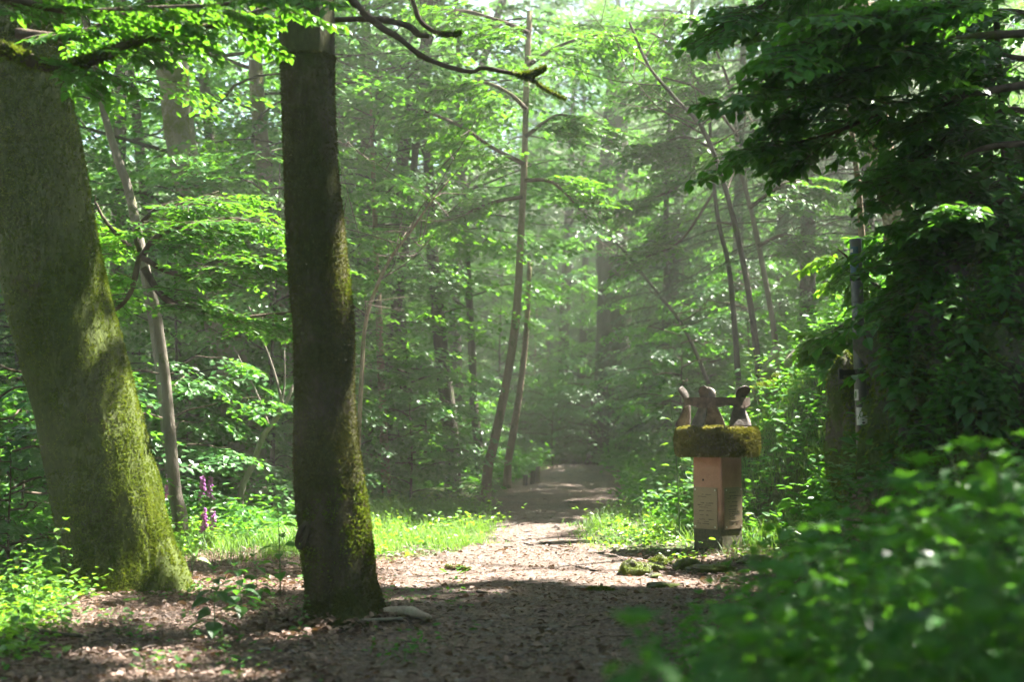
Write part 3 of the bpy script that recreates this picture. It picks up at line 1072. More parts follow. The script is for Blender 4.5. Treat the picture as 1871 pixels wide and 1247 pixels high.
for i, (pts, d_, mt, ck, cz, lab) in enumerate(BG):
    up = None if ck is None and pts[0][1] > 0 and i not in (13, 14, 15) else (9 if ck is None else (6.0 if 'young' in ck else 11.5))
    P, R = px_line(pts, d_, 30, up_to=up)
    t = thing('beech_tree' if ck is None or 'tall' in ck else 'young_tree', lab, 'tree', (P[-1][0], P[-1][1], g1(P[-1][0], P[-1][1])))
    g = G()
    g.tube(P, R, 16, amp=.10, nscale=4)
    tr = part_at(g, 'trunk', M[mt], t, True)
    if ck:
        top = P[0] if 'tall' in ck else P[0]
        mid = P[len(P) // 4]
        loc = np.array([mid[0], mid[1], 0]) - np.array([t.location[0], t.location[1], 0])
        zb = cz - (2.6 if 'tall' in ck else .6)
        crown_part(ck, t, (loc[0], loc[1], zb), i * 1.7, 1.0)
    BGT.append(t)

# leafy crown of the slender leaning trunk, in front of the misty gap
t_ln = BGT[7]
for (pts, d_, ns_, sd) in (
        ([(958, 300, 9), (900, 270, 7), (840, 230, 6), (770, 200, 4)], 17.5, 18, 71),
        ([(958, 330, 8), (1000, 330, 7), (1030, 350, 5), (1060, 385, 3)], 17, 12, 72),
        ([(955, 360, 8), (900, 370, 7), (850, 390, 5), (800, 410, 3)], 17.5, 12, 73),
        ([(960, 250, 9), (1000, 220, 7), (1030, 210, 5), (1075, 230, 3)], 18, 12, 74),
        ([(962, 200, 9), (930, 170, 7), (880, 150, 6), (820, 160, 3)], 17, 14, 75),
        ([(964, 120, 9), (1010, 90, 7), (1060, 70, 6), (1120, 60, 3)], 18, 14, 76),
        ([(966, 60, 9), (920, 40, 7), (850, 20, 6), (790, 20, 3)], 17, 16, 77)):
    bough(t_ln, pts, d_, 14, ns_, .085, .75, sd, M['leaf'], tmpl=LEAF6, droop=.2)

t_l2, t_l3 = BGT[10], BGT[11]
for (tt, pts, d_, ns_, sd) in (
        (t_l2, [(1352, 300, 7), (1300, 270, 6), (1250, 250, 5), (1190, 270, 3)], 18.5, 14, 131),
        (t_l2, [(1350, 250, 7), (1310, 200, 6), (1270, 160, 5), (1210, 140, 3)], 18.5, 14, 132),
        (t_l2, [(1345, 200, 7), (1390, 150, 6), (1430, 110, 5), (1480, 100, 3)], 18.8, 14, 133),
        (t_l2, [(1370, 380, 7), (1410, 350, 6), (1450, 330, 5), (1500, 340, 3)], 18.5, 14, 134),
        (t_l2, [(1385, 450, 7), (1430, 430, 6), (1470, 440, 5), (1510, 470, 3)], 18.2, 12, 135),
        (t_l2, [(1345, 200, 6), (1320, 120, 5), (1290, 60, 4), (1240, 20, 3)], 19.2, 14, 136),
        (t_l3, [(1298, 250, 6), (1250, 330, 5), (1200, 360, 4), (1150, 370, 3)], 20.5, 14, 137),
        (t_l3, [(1296, 180, 6), (1240, 100, 5), (1190, 60, 4), (1130, 50, 3)], 20.5, 16, 138),
        (t_l3, [(1305, 350, 6), (1260, 420, 5), (1230, 450, 4), (1180, 470, 3)], 20.5, 12, 139),
        (t_l3, [(1300, 300, 6), (1360, 260, 5), (1400, 230, 4), (1440, 230, 3)], 21.5, 14, 140)):
    bough(tt, pts, d_, 12, ns_, .095, .85, sd, M['leaf'], tmpl=LEAF6, droop=.3)

# bare twisted limbs against the light
for (pts, d_, lab) in (
        ([(1150, 40, 5), (1185, 120, 6), (1230, 175, 7), (1280, 230, 8), (1312, 300, 9), (1335, 380, 10), (1352, 450, 11), (1372, 560, 12)], 17.5, 'bare crooked grey stem arching into the bright mist above the pillar'),
        ([(1030, 360, 3), (1075, 395, 4), (1120, 435, 5), (1165, 490, 6), (1205, 540, 6), (1250, 600, 7), (1290, 690, 8)], 26, 'dark slanting stem reaching left through the middle of the mist'),
        ([(820, 330, 3), (780, 380, 4), (745, 430, 5), (715, 470, 6), (690, 520, 7), (668, 590, 7), (660, 700, 8)], 16, 'mossy crooked stem leaning up right from behind the front trunk')):
    P, R = px_line(pts, d_, 34)
    t = thing('bare_tree', lab, 'tree', (P[-1][0], P[-1][1], g1(P[-1][0], P[-1][1])))
    g = G()
    g.tube(P, R, 10, amp=.2, nscale=5)
    part_at(g, 'trunk', M['bark_dark'] if d_ != 16 else M['bark_tan'], t, True)
    gb = G()
    r = np.random.default_rng(int(d_ * 7))
    for k in range(13):
        i = int(3 + 18 * r.random())
        o = P[i]
        a = r.random() * 2 * PI
        ln = .5 + .9 * r.random()
        e = o + np.array([math.cos(a) * ln, math.sin(a) * ln * .5, ln * (.9 - .9 * r.random())])
        m_ = (o + e) / 2 + r.normal(size=3) * .06
        gb.tube(smoothline([o, m_, e], 7), np.linspace(R[i] * .45, .004, 7), 5, cap=False)
        for q in range(3):
            o2 = o + (e - o) * (.4 + .5 * r.random())
            e2 = o2 + r.normal(size=3) * .25 + [0, 0, .12]
            gb.tube([o2, (o2 + e2) / 2, e2], [.006, .005, .003], 4, cap=False)
    part_at(gb, 'branches', M['twig'], t, True)

# ------------------------------------------------------------------ filler trees and shrubs of the wood
def base_trunk(h, r0, seed, mat):
    rr = np.random.default_rng(seed)
    g = G()
    pts = [(0, 0, -.4)]
    x = y = 0
    for k in range(1, 6):
        x += (rr.random() - .5) * .14 * h / 6
        y += (rr.random() - .5) * .14 * h / 6
        pts.append((x, y, h * k / 5))
    g.tube(smoothline(pts, 14), np.linspace(r0, r0 * .2, 14), 10, amp=.1, nscale=4)
    return g.mesh('trunk', M[mat], True)


TRK = {'tall': [base_trunk(11.5, .15, 1, 'bark_dark'), base_trunk(11, .12, 2, 'bark_grey')],
       'young': [base_trunk(5.2, .04, 3, 'bark_dark'), base_trunk(5.2, .05, 4, 'bark_tan')],
       'spruce': [base_trunk(8.4, .10, 5, 'bark_dark'), base_trunk(10.8, .12, 6, 'bark_dark')],
       'bush': [base_trunk(1.6, .02, 7, 'twig')]}


def plant_tree(kind, ck, x, y, label, group, rz, s, name, dz=0.0):
    t = thing(name, label, 'shrub' if kind == 'bush' else 'tree', (x, y, g1(x, y) + dz), rz, group)
    t.scale = (s,) * 3
    tm = TRK[kind]
    o = bpy.data.objects.new('trunk' if kind != 'bush' else 'stem', tm[int(ck[-1]) % len(tm)])
    C.objects.link(o)
    o.parent = t
    crown_part(ck, t)
    return t


r = np.random.default_rng(77)


def clear_of(x, y, z=3):
    """keeps trees out of the path and the sunlit opening"""
    u = x - float(pc(y))
    if -1.9 < u < 1.7 and y < 35.5: return False
    if y < 17.5 and -3.2 < u < 3.0: return False
    if 12 < y < 24 and 1.0 < u < 8.5: return False
    return True


def scatter(n, kinds, kind, x0, x1, y0, y1, mind, label, group, name, smin, smax, placed):
    c = 0
    for _ in range(n * 40):
        if c >= n: break
        x, y = r.uniform(x0, x1), r.uniform(y0, y1)
        if abs(x) > .42 * y + 2.5: continue
        if not clear_of(x, y): continue
        if any((x - a) ** 2 + (y - b) ** 2 < mind ** 2 for a, b in placed): continue
        placed.append((x, y))
        plant_tree(kind, kinds[c % len(kinds)], x, y, label, group, r.random() * 6.28, r.uniform(smin, smax), name)
        c += 1


pl = []
scatter(12, ['tall0', 'tall1', 'tall2'], 'tall', -16, -2.5, 25, 48, 3.0, 'tall leafy tree in the misty wood left of the path', 'tall trees left of the path', 'beech_tree', .85, 1.15, pl)
scatter(7, ['tall1', 'tall2', 'tall0'], 'tall', 5, 20, 43, 54, 2.6, 'tall leafy tree on the slope behind the stone pillar', 'tall trees on the right slope', 'beech_tree', .8, 1.1, pl)
scatter(8, ['tall2', 'tall0', 'tall1'], 'tall', -7, 6, 46, 56, 2.4, 'tall tree in the mist beyond the bend of the path', 'tall trees beyond the bend', 'beech_tree', .9, 1.2, pl)
pl2 = []
scatter(22, ['young0', 'young1', 'young2', 'young3'], 'young', -9.5, -2.2, 16.5, 33, 1.3, 'young leafy tree in the undergrowth left of the path', 'young trees left of the path', 'young_tree', .7, 1.05, pl2)
scatter(10, ['young3', 'young2', 'young1', 'young0'], 'young', 2.4, 12, 24.5, 40, 1.7, 'young leafy tree on the bank behind the stone pillar', 'young trees on the right bank', 'young_tree', .75, 1.1, pl2)
scatter(10, ['young1', 'young0', 'young3'], 'young', -7, 6, 34, 47, 1.6, 'young leafy tree crowding the far bend of the path', 'young trees at the far bend', 'young_tree', .8, 1.1, pl2)
pl3 = []
scatter(60, ['bush0', 'bush1', 'bush2'], 'bush', -8.5, -1.0, 15.5, 34, .7, 'low leafy shrub at the edge of the wood left of the path', 'shrubs left of the path', 'shrub', .7, 1.15, pl3)
scatter(22, ['bush1', 'bush2', 'bush0'], 'bush', 1.9, 7, 22, 40, .9, 'low leafy shrub along the right side of the far path', 'shrubs right of the far path', 'shrub', .8, 1.2, pl3)
scatter(10, ['bush2', 'bush0', 'bush1'], 'bush', -7, -3.4, 11, 16, .9, 'low leafy shrub on the slope behind the huge mossy trunk', 'shrubs behind the huge trunk', 'shrub', .7, 1.1, pl3)

scatter(30, ['bush2', 'bush1', 'bush0'], 'bush', -5, 7, 35.5, 45, .8, 'leafy shrub closing the far end of the path', 'shrubs at the far end of the path', 'shrub', .9, 1.4, pl3)

# unseen trees added behind and beside the camera to keep skylight out
r = np.random.default_rng(123)
pb_ = []
for k in range(400):
    if len(pb_) >= 46: break
    x, y = r.uniform(-15, 12), r.uniform(-15, 9)
    if math.hypot(x, y) < 4.2 or abs(x) < .40 * y + 3.0 and y > -1 or abs(x) < 1.2: continue
    if y > 0 and x > 0: continue
    if any((x - a) ** 2 + (y - b) ** 2 < 1.9 ** 2 for a, b in pb_): continue
    pb_.append((x, y))
    if k % 3:
        plant_tree('young', 'young%d' % (k % 4), x, y, 'young leafy tree in the wood around the near end of the path', 'young trees round the near end', r.random() * 6, 1.0 + .3 * r.random(), 'young_tree')
    else:
        plant_tree('tall', 'tall%d' % (k // 3 % 3), x, y, 'tall leafy tree in the wood around the near end of the path', 'tall trees round the near end', r.random() * 6, .8 + .3 * r.random(), 'beech_tree')

# spruces on the right bank
for (px, py, d_, s, rz, ck, lab) in ((1475, 640, 24.5, 1.25, .4, 'spruce1', 'dark drooping spruce on the bank right of the pillar'),
                                     (1360, 600, 30, 1.4, 2.0, 'spruce0', 'hazy spruce further back on the bank behind the pillar'),
                                     (1590, 560, 21, .9, 3.1, 'spruce1', 'dark spruce behind the stout tan trunk'),
                                     (1220, 760, 31, 1.1, 1.2, 'spruce0', 'pale misty spruce right of the broad dark trunk'),
                                     (30, 900, 17, .95, 5.0, 'spruce0', 'shadowed spruce in the valley at the left edge')):
    p = at(px, py, d_)
    plant_tree('spruce', ck, p[0], p[1], lab, None, rz, s, 'spruce_tree')

# far wood on the hillside, one mass
g = G()
st = []
r = np.random.default_rng(5)
for _ in range(2600):
    y = r.uniform(50, 84)
    x = r.uniform(-.5, .5) * y * 1.0
    z = g1(x, y) + r.random() ** .8 * 26
    a = r.random() * 6.28
    put_spray(st, None, SPRAYS[r.integers(6)], np.array([x, y, z]), np.array([math.cos(a), math.sin(a), -.2]), 2.2 + 1.4 * r.random(), .34, r)
flush(st, g, LEAF4)
tag(g.obj('far_forest', M['leaf_far']), kind='stuff')

# ------------------------------------------------------------------ dark leafy trees over the right bank
t_hz = thing('hazel_tree', 'dark broad leaved tree whose boughs fill the upper right corner', 'tree', (3.9, 9.2, g1(3.9, 9.2)))
g = G()
b0 = np.array([3.9, 9.2, g1(3.9, 9.2)])
for k, (dx, dy, h) in enumerate(((-.5, -1.0, 4.2), (.1, -.4, 5.0), (-.9, .4, 4.6))):
    g.tube(smoothline([b0 - [0, 0, .3], b0 + [dx * .3, dy * .3, h * .4], b0 + [dx, dy, h]], 16), np.linspace(.055, .02, 16), 10, amp=.12, nscale=5)
part_at(g, 'trunk', M['bark_dark'], t_hz, True)
for (pts, d_, ns_, sd, mt) in (
        ([(1890, 60, 18), (1760, 70, 14), (1640, 110, 11), (1540, 150, 8), (1430, 180, 4)], 8.2, 22, 81, 'leaf_dark'),
        ([(1900, 150, 16), (1780, 170, 13), (1650, 190, 10), (1530, 240, 7), (1420, 270, 3)], 8.6, 22, 82, 'leaf_dark'),
        ([(1900, -20, 16), (1790, -10, 13), (1680, 20, 10), (1580, 30, 7), (1480, 70, 3)], 7.8, 22, 83, 'herb'),
        ([(1900, 260, 14), (1800, 270, 11), (1740, 300, 9), (1710, 300, 6), (1690, 300, 3)], 8.8, 18, 84, 'leaf_dark'),
        ([(1910, 350, 14), (1820, 370, 11), (1780, 390, 8), (1720, 400, 4)], 8.4, 18, 85, 'leaf_dark'),
        ([(1900, 440, 12), (1820, 440, 10), (1740, 470, 7), (1680, 520, 4)], 8.6, 15, 86, 'leaf_dark'),
        ([(1880, -60, 12), (1760, -50, 10), (1600, -30, 8), (1450, -20, 5), (1360, 30, 3)], 9.0, 20, 87, 'leaf_dark'),
        ([(1900, 210, 13), (1830, 200, 11), (1740, 240, 8), (1690, 290, 4)], 9.4, 20, 120, 'leaf_dark'),
        ([(1900, 110, 13), (1830, 100, 11), (1720, 60, 8), (1600, 70, 4)], 9.6, 20, 121, 'leaf_dark'),
        ([(1900, 330, 13), (1840, 330, 11), (1790, 350, 8), (1740, 390, 4)], 9.6, 20, 122, 'leaf_dark'),
        ([(1910, 400, 13), (1860, 400, 11), (1800, 450, 8), (1740, 520, 4)], 9.2, 18, 123, 'leaf_dark'),
        ([(1900, 30, 13), (1830, 20, 11), (1740, 40, 8), (1660, 150, 4)], 10.2, 20, 124, 'leaf_dark'),
        ([(1880, 520, 10), (1830, 520, 8), (1780, 560, 6), (1740, 620, 3)], 8.6, 10, 88, 'leaf_dark')):
    bough(t_hz, pts, d_, 16, ns_, .085, .62, sd, M[mt], droop=.35)

t_br = thing('hazel_bush', 'bush with bright yellow green leaves between the signpost and the wooden boards', 'shrub', (*at(1600, 600, 12.4)[:2], g1(*at(1600, 600, 12.4)[:2])))
for (pts, d_, ns_, sd, mt) in (
        ([(1640, 560, 9), (1600, 570, 8), (1540, 595, 6), (1490, 625, 3)], 12.2, 9, 91, 'bright'),
        ([(1650, 560, 9), (1600, 520, 8), (1560, 480, 6), (1530, 455, 3)], 12.4, 9, 92, 'bright'),
        ([(1650, 560, 9), (1640, 500, 7), (1620, 450, 6), (1610, 420, 3)], 12.4, 9, 93, 'herb'),
        ([(1660, 580, 9), (1600, 610, 8), (1560, 630, 6), (1530, 660, 3)], 12.2, 8, 94, 'herb')):
    bough(t_br, pts, d_, 14, ns_, .085, .42, sd, M[mt], droop=.5)

# lit conifer twig
t_jn = thing('conifer_sapling', 'pale green needle tipped twig on a thin dark stem, lit above the signpost', 'shrub', (*at(1700, 480, 9.6)[:2], g1(*at(1700, 480, 9.6)[:2])))
P, R = px_line([(1552, 232, 4), (1600, 270, 6), (1640, 305, 7), (1690, 345, 8), (1730, 420, 10), (1760, 520, 12)], 9.6, 24, root_down=False)
g = G()
g.tube(np.vstack([P, [[P[-1][0], P[-1][1], g1(P[-1][0], P[-1][1]) - .1]]]), np.append(R, R[-1]), 7, amp=.15, nscale=8)
part_at(g, 'stem', M['twig'], t_jn, True)
g = G()
r = np.random.default_rng(9)
for k in range(70):
    o = at(1595 + r.normal() * 26, 262 + r.normal() * 22, 9.6 + r.normal() * .07)
    d_ = np.array([r.normal() * .5 - .25, r.normal() * .4, .5 + r.random() * .6])
    d_ /= np.linalg.norm(d_)
    m_ = 16
    u_ = np.linspace(0, 1, m_)[:, None]
    q = o + d_ * u_ * (.05 + .06 * r.random())
    g.leaves(q, d_ * .5 + r.normal(size=(m_, 3)) * .6, r.normal(size=(m_, 3)), np.full(m_, .022), NEED, .6 + .4 * r.random(m_), wid=np.full(m_, 1.3))
part_at(g, 'needles', M['bright'], t_jn)  # needle colour carries the sunlight itself

# ------------------------------------------------------------------ rocks
def rock(name, label, c, size, seed, mat, fz=0, group=None, cat='rock', sub=4, rough=.35, fzs=.02, hang=False):
    bm = bmesh.new()
    bmesh.ops.create_icosphere(bm, subdivisions=sub, radius=1)
    off = Vector((seed * 3.1, seed * 1.7, seed * .9))
    for v in bm.verts:
        n = v.co.normalized()
        f = 1 + rough * mnoise.noise(n * 1.3 + off) + rough * .5 * mnoise.noise(n * 3 + off) + rough * .22 * mnoise.noise(n * 8 + off)
        cell = mnoise.noise(n * 2.0 + off * 2)
        f *= 1 - .12 * (cell > .15)
        v.co = n * f
    V = np.array([v.co[:] for v in bm.verts]) * np.asarray(size) + np.asarray(c)
    F = np.array([[v.index for v in f.verts] for f in bm.faces])
    bm.free()
    g = G()
    g.add(V, [F])
    o = thing(name, label, cat, c, 0, group)
    part_at(g, 'stone', mat, o, True)
    if fz:
        rr = np.random.default_rng(seed)
        fi = rr.integers(0, len(F), fz)
        a, b = rr.random(fz)[:, None], rr.random(fz)[:, None]
        sw = (a + b) > 1
        a, b = np.where(sw, 1 - a, a), np.where(sw, 1 - b, b)
        A, B, Cc = V[F[fi, 0]], V[F[fi, 1]], V[F[fi, 2]]
        p = A + (B - A) * a + (Cc - A) * b
        nr = np.cross(B - A, Cc - A)
        nr /= np.linalg.norm(nr, axis=1)[:, None] + 1e-9
        k = rr.random(fz) < np.clip(.25 + .8 * nr[:, 2] + .9 * (vn(p[:, 0] * 2 + p[:, 1], p[:, 2], .2, 2) - .4), 0, 1)
        p, nr = p[k], nr[k]
        d_ = nr * .6 + rr.normal(size=p.shape) * .5
        if hang:
            d_[:, 2] -= .8
        gm = G()
        gm.leaves(p, d_, rr.normal(size=p.shape), fzs * (.6 + .9 * rr.random(len(p))), TRI)
        part_at(gm, 'moss', M['moss_tuft'], o)
    return o


def ray_ground(px, py):
    d = 3.0
    while d < 60:
        p = at(px, py, d)
        if p[2] <= g1(p[0], p[1]): return p
        d += .03
    return at(px, py, 60)


def onground(px, py, d, dz=0.0):
    p = at(px, py, d)
    return np.array([p[0], p[1], g1(p[0], p[1]) + dz])


sit = lambda px, py: ray_ground(px, py) + [0, 0, .02]
rock('rock', 'dark angular rock with moss on top, largest at the path edge left of the pillar', sit(1160, 1054), (.125, .13, .105), 3, M['rock'], 2200, fzs=.012)
rock('rock', 'flat pale stone just behind the largest rock beside the path', sit(1186, 1045), (.13, .12, .055), 5, M['rock'], 500, fzs=.012)
rock('rock', 'small moss topped stone between the flat pale stone and the pillar', sit(1206, 1034), (.085, .09, .055), 8, M['rock'], 1400, fzs=.014)
rock('rock', 'small grey stone in front of the flat pale stone', sit(1197, 1061), (.06, .05, .035), 11, M['rock'])
rock('rock', 'brown stone touching the left foot of the pillar', sit(1255, 1042), (.12, .1, .075), 13, M['rock'], 500, fzs=.012)
rock('rock', 'low slab of stone in front of the pillar foot', sit(1300, 1047), (.2, .13, .05), 14, M['rock'], 300, fzs=.012)
rock('rock', 'flat stone right of the pillar foot', sit(1382, 1030), (.14, .1, .045), 17, M['rock'])
rock('rock', 'pale flat stone half buried where the leaves meet the path edge', sit(1213, 1078), (.15, .08, .03), 19, M['rock'])
rock('moss_clump', 'flat clump of yellow green moss on the path in front of the rocks', sit(1096, 1085), (.1, .05, .022), 21, M['rock'], 2600, cat='moss', fzs=.016, sub=3)
BOULD = []
rock('mossy_boulder', 'tall narrow moss covered boulder right behind the signpost', onground(1566, 760, 11.3, .38), (.23, .3, .72), 23, M['rock_dark'], 26000, cat='boulder', fzs=.022, hang=True)
for (px, py, sz, sd, nf, lab) in (
        (1722, 735, (.42, .42, .62), 25, 16000, 'broad shadowed boulder with hanging moss right of the signpost'),
        (1850, 700, (.42, .4, .60), 27, 12000, 'dark mossy boulder at the right edge above the foreground herbs'),
        (1690, 610, (.36, .36, .40), 29, 14000, 'moss draped ledge of rock right of the middle of the signpost'),
        (1770, 600, (.40, .40, .48), 33, 12000, 'dark rock outcrop between the broad boulder and the upper shade'),
        (1690, 770, (.26, .3, .36), 35, 12000, 'low mossy rock between the narrow boulder and the broad shadowed one'),
        (1860, 560, (.45, .40, .50), 37, 10000, 'almost black outcrop halfway up the right edge'),
        (1790, 810, (.40, .36, .36), 39, 10000, 'low dark rock just above the tops of the foreground herbs')):
    c_ = ray_ground(px, py)
    BOULD.append((c_, np.array(sz) * 1.12))
    rock('mossy_boulder', lab, c_, sz, sd, M['rock_dark'], nf, cat='boulder', fzs=.026, hang=True, rough=.6, sub=5)
rock('mossy_mound', 'yellow green moss mound below the wooden boards on the bank', at(1436, 706, 16.2) + [0, 0, -.18], (.34, .3, .28), 31, M['rock'], 22000, cat='moss', fzs=.03)

# ------------------------------------------------------------------ wooden boards on the bank
for (px, py, rz, ry, sz, lab) in ((1418, 672, .5, .50, (.30, .10, .40), 'weathered grey board end, larger and left of the pair on the mossy bank'),
                                  (1452, 660, .5, .85, (.20, .09, .34), 'weathered grey board end, smaller and right of the pair on the mossy bank')):
    c = at(px, py, 16.6)
    bm = bmesh.new()
    bmesh.ops.create_cube(bm, size=1)
    bmesh.ops.scale(bm, vec=sz, verts=bm.verts)
    bmesh.ops.bevel(bm, geom=bm.edges[:], offset=.012, segments=2, affect='EDGES')
    bmesh.ops.subdivide_edges(bm, edges=bm.edges[:], cuts=3, use_grid_fill=True)
    for v in bm.verts:
        v.co += Vector((mnoise.noise(v.co * 11), mnoise.noise(v.co * 11 + Vector((5, 0, 0))), mnoise.noise(v.co * 11 + Vector((0, 7, 0))))) * .012
    me = bpy.data.meshes.new('timber_board')
    bm.to_mesh(me)
    bm.free()
    me.materials.append(M['timber'])
    o = bpy.data.objects.new('timber_board', me)
    C.objects.link(o)
    o.location = tuple(c)
    o.rotation_euler = (0.2, ry, rz)
    tag(o, lab, 'board', 'weathered boards on the bank')

# short posts at the far left side of the path
for (px, py, d_, h, lab) in ((958, 868, 25, .10, 'short dark post, leftmost of three beside the far path'), (972, 866, 26, .16, 'short dark post, middle one of three beside the far path'),
                             (981, 864, 26.6, .22, 'short dark post, tallest of three beside the far path')):
    p = at(px, py, d_)
    gz = g1(p[0], p[1])
    g = G()
    g.tube(smoothline([(p[0], p[1], gz - .2), (p[0] + .01, p[1], gz + h * .5), (p[0] + .02, p[1], gz + h + .1)], 8), [.045] * 7 + [.038], 10, amp=.1, nscale=8)
    tag(g.obj('wooden_post', M['bark_dark'], smooth=True), lab, 'post', 'posts by the far path')

# ------------------------------------------------------------------ the stone monument
DP = 12.9
pb = at(1312, 1012, DP)
PXc, PYc = pb[0], pb[1]
gz = g1(PXc, PYc)
mon = thing('stone_monument', 'square red sandstone pillar carrying a mossy round slab and rusty iron legs', 'monument', (PXc, PYc, gz))
zs = at(1312, 833, DP)[2]      # slab underside
zt = at(1312, 781, DP)[2]      # slab top
px2m = DP / FPX
# pillar: square, one edge towards the camera
side = 90 * px2m / math.sqrt(2)


def sqpillar(z0, z1, s, n=10, ch=.012):
    g = G()
    h = s / 2
    prof = []
    for a, b in ((1, 1), (-1, 1), (-1, -1), (1, -1)):
        if a * b > 0:
            prof += [(a * h, b * (h - ch)), (a * (h - ch), b * h)]
        else:
            prof += [(a * (h - ch), b * h), (a * h, b * (h - ch))]
    prof = np.array(prof)
    ca, sa = math.cos(PI / 4), math.sin(PI / 4)
    prof = prof @ np.array([[ca, sa], [-sa, ca]])
    V = []
    for i in range(n):
        z = z0 + (z1 - z0) * i / (n - 1)
        V += [[x, y, z] for x, y in prof]
    k = len(prof)
    q = [[i * k + j, i * k + (j + 1) % k, (i + 1) * k + (j + 1) % k, (i + 1) * k + j] for i in range(n - 1) for j in range(k)]
    g.add(V, [q, [list(range(k))[::-1]], [[(n - 1) * k + j for j in range(k)]]])
    return g


ms, nt, out = newmat('red_sandstone')
n1 = tex(nt, 6, 6)
n2 = tex(nt, 45, 4)
stone = ramp(nt, n1, [(.3, (.29, .145, .095)), (.7, (.46, .26, .18))])
tc = nt.nodes.new('ShaderNodeTexCoord')
sx = nt.nodes.new('ShaderNodeSeparateXYZ')
nt.links.new(tc.outputs['Object'], sx.inputs[0])
hgt = math_(nt, 'ADD', sx.outputs['Z'], math_(nt, 'MULTIPLY', math_(nt, 'SUBTRACT', n1, .5), .16))
alg = ramp(nt, hgt, [(.20, (1, 1, 1)), (.36, (0, 0, 0))])
algc = ramp(nt, n2, [(.3, (.045, .042, .022)), (.7, (.11, .10, .05))])
col = mixc(nt, alg, stone, algc)
p = N(nt, 'ShaderNodeBsdfPrincipled', Roughness=.85)
nt.links.new(col, p.inputs['Base Color'])
b = N(nt, 'ShaderNodeBump', Strength=.35, Distance=.01)
nt.links.new(n2, b.inputs['Height'])
nt.links.new(b.outputs[0], p.inputs['Normal'])
nt.links.new(p.outputs[0], out.inputs[0])
pil = sqpillar(-.25, zs - gz + .01, side).obj('pillar', ms, mon)
# drilled hole on the left face, drawn as a raised near-black disc
fl = np.array([-math.sin(PI / 4), -math.cos(PI / 4), 0])   # outward normal, left face
frn = np.array([math.sin(PI / 4), -math.cos(PI / 4), 0])   # right face
hole = G()
tl = np.array([math.cos(PI / 4), -math.sin(PI / 4), 0])    # along the left face, towards the camera edge
hc = fl * (side / 2 + .002) + tl * (-.04) + [0, 0, at(1284, 877, DP)[2] - gz]
a = np.linspace(0, 2 * PI, 13)[:-1]
hole.add([hc + tl * .011 * math.cos(t) + np.array([0, 0, 1]) * .011 * math.sin(t) for t in a] + [hc + fl * .003 + tl * .007 * math.cos(t) + np.array([0, 0, 1]) * .007 * math.sin(t) for t in a],
         [[[i, (i + 1) % 12, 12 + (i + 1) % 12, 12 + i] for i in range(12)], [list(range(12, 24))]])
hole.obj('bolt_hole', plain('bolt_rust', (.025, .018, .014), .7), mon)
# plaques
m_pl = plain('etched_plaque', (.25, .19, .125), .45, .3, .12, 8, .1, .5)
m_scr = plain('steel_screw', (.62, .6, .55), .35, .8, .1)
m_txt = plain('engraved_lines', (.055, .045, .03), .7, 0, .2)
pw, ph = .265, .372
for nrm, flip in ((fl, 0), (frn, 1)):
    tv = tl if not flip else np.array([math.cos(PI / 4), math.sin(PI / 4), 0])
    rot = np.stack([tv, -nrm, UP], 1)
    c0 = nrm * (side / 2 + .007) + [0, 0, (at(1312, 891, DP)[2] + at(1312, 965, DP)[2]) / 2 - gz] + tv * (-.012 if not flip else .012)
    g = G()
    bm = bmesh.new()
    bmesh.ops.create_cube(bm, size=1)
    bmesh.ops.scale(bm, vec=(pw, .008, ph), verts=bm.verts)
    bmesh.ops.bevel(bm, geom=bm.edges[:], offset=.0025, segments=2, affect='EDGES')
    V = np.array([v.co[:] for v in bm.verts]) @ rot.T + c0
    for f in bm.faces:
        pass
    g.add(V, [np.array([[v.index for v in f.verts]]) for f in bm.faces])
    bm.free()
    plq = g.obj('plaque', m_pl, mon)
    plq['label'] = 'left weathered plaque facing the light' if not flip else 'right plaque in shade'
    r = np.random.default_rng(4 + flip)
    gt = G()
    z = ph / 2 - .045
    while z > -ph / 2 + .04:
        x0 = -pw / 2 + .04 + .03 * r.random()
        x1 = pw / 2 - .035 - .09 * r.random()
        if r.random() < .85:
            x = x0
            while x < x1:
                wl = .008 + .022 * r.random()
                if r.random() < .82:
                    gt.box(c0 + tv * (x + wl / 2) + nrm * .0052 + [0, 0, z + (r.random() - .5) * .003], (wl, .002, .0045 + .003 * (r.random() < .2)), rot)
                x += wl + .003
        z -= .019 if r.random() < .7 else .032
    gt.obj('engraving', m_txt, plq)
    for sx_ in (-1, 1):
        for sz_ in (-1, 1):
            gs = G()
            cc = c0 + tv * sx_ * (pw / 2 - .022) + [0, 0, sz_ * (ph / 2 - .022)] + nrm * .004
            gs.tube([cc, cc + nrm * .004, cc + nrm * .006], [.008, .008, .005], 10)
            gs.obj('screw', m_scr, plq)

# round slab with rounded rim
rs = 76 * px2m
hs = zt - zs
prof = [(0, 0), (rs * .90, 0), (rs * .965, .015), (rs * .99, .05), (rs * 1.0, hs * .5), (rs * .985, hs - .06), (rs * .95, hs - .02), (rs * .88, hs), (rs * .6, hs + .004), (0.001, hs + .004)]
prof = prof[1:]
g = G()
nseg = 72
V = []
fine = smoothline(prof, 44)
for (rr, z) in fine:
    for j in range(nseg):
        t = j / nseg * 2 * PI
        q = Vector((math.cos(t) * rr * 7, math.sin(t) * rr * 7, z * 7))
        f = 1 + .018 * mnoise.noise(q) + .012 * mnoise.noise(q * 2.5)
        V.append([math.cos(t) * rr * f, math.sin(t) * rr * f, zs - gz + z + .004 * mnoise.noise(q * 2)])
k = len(fine)
q = [[i * nseg + j, i * nseg + (j + 1) % nseg, (i + 1) * nseg + (j + 1) % nseg, (i + 1) * nseg + j] for i in range(k - 1) for j in range(nseg)]
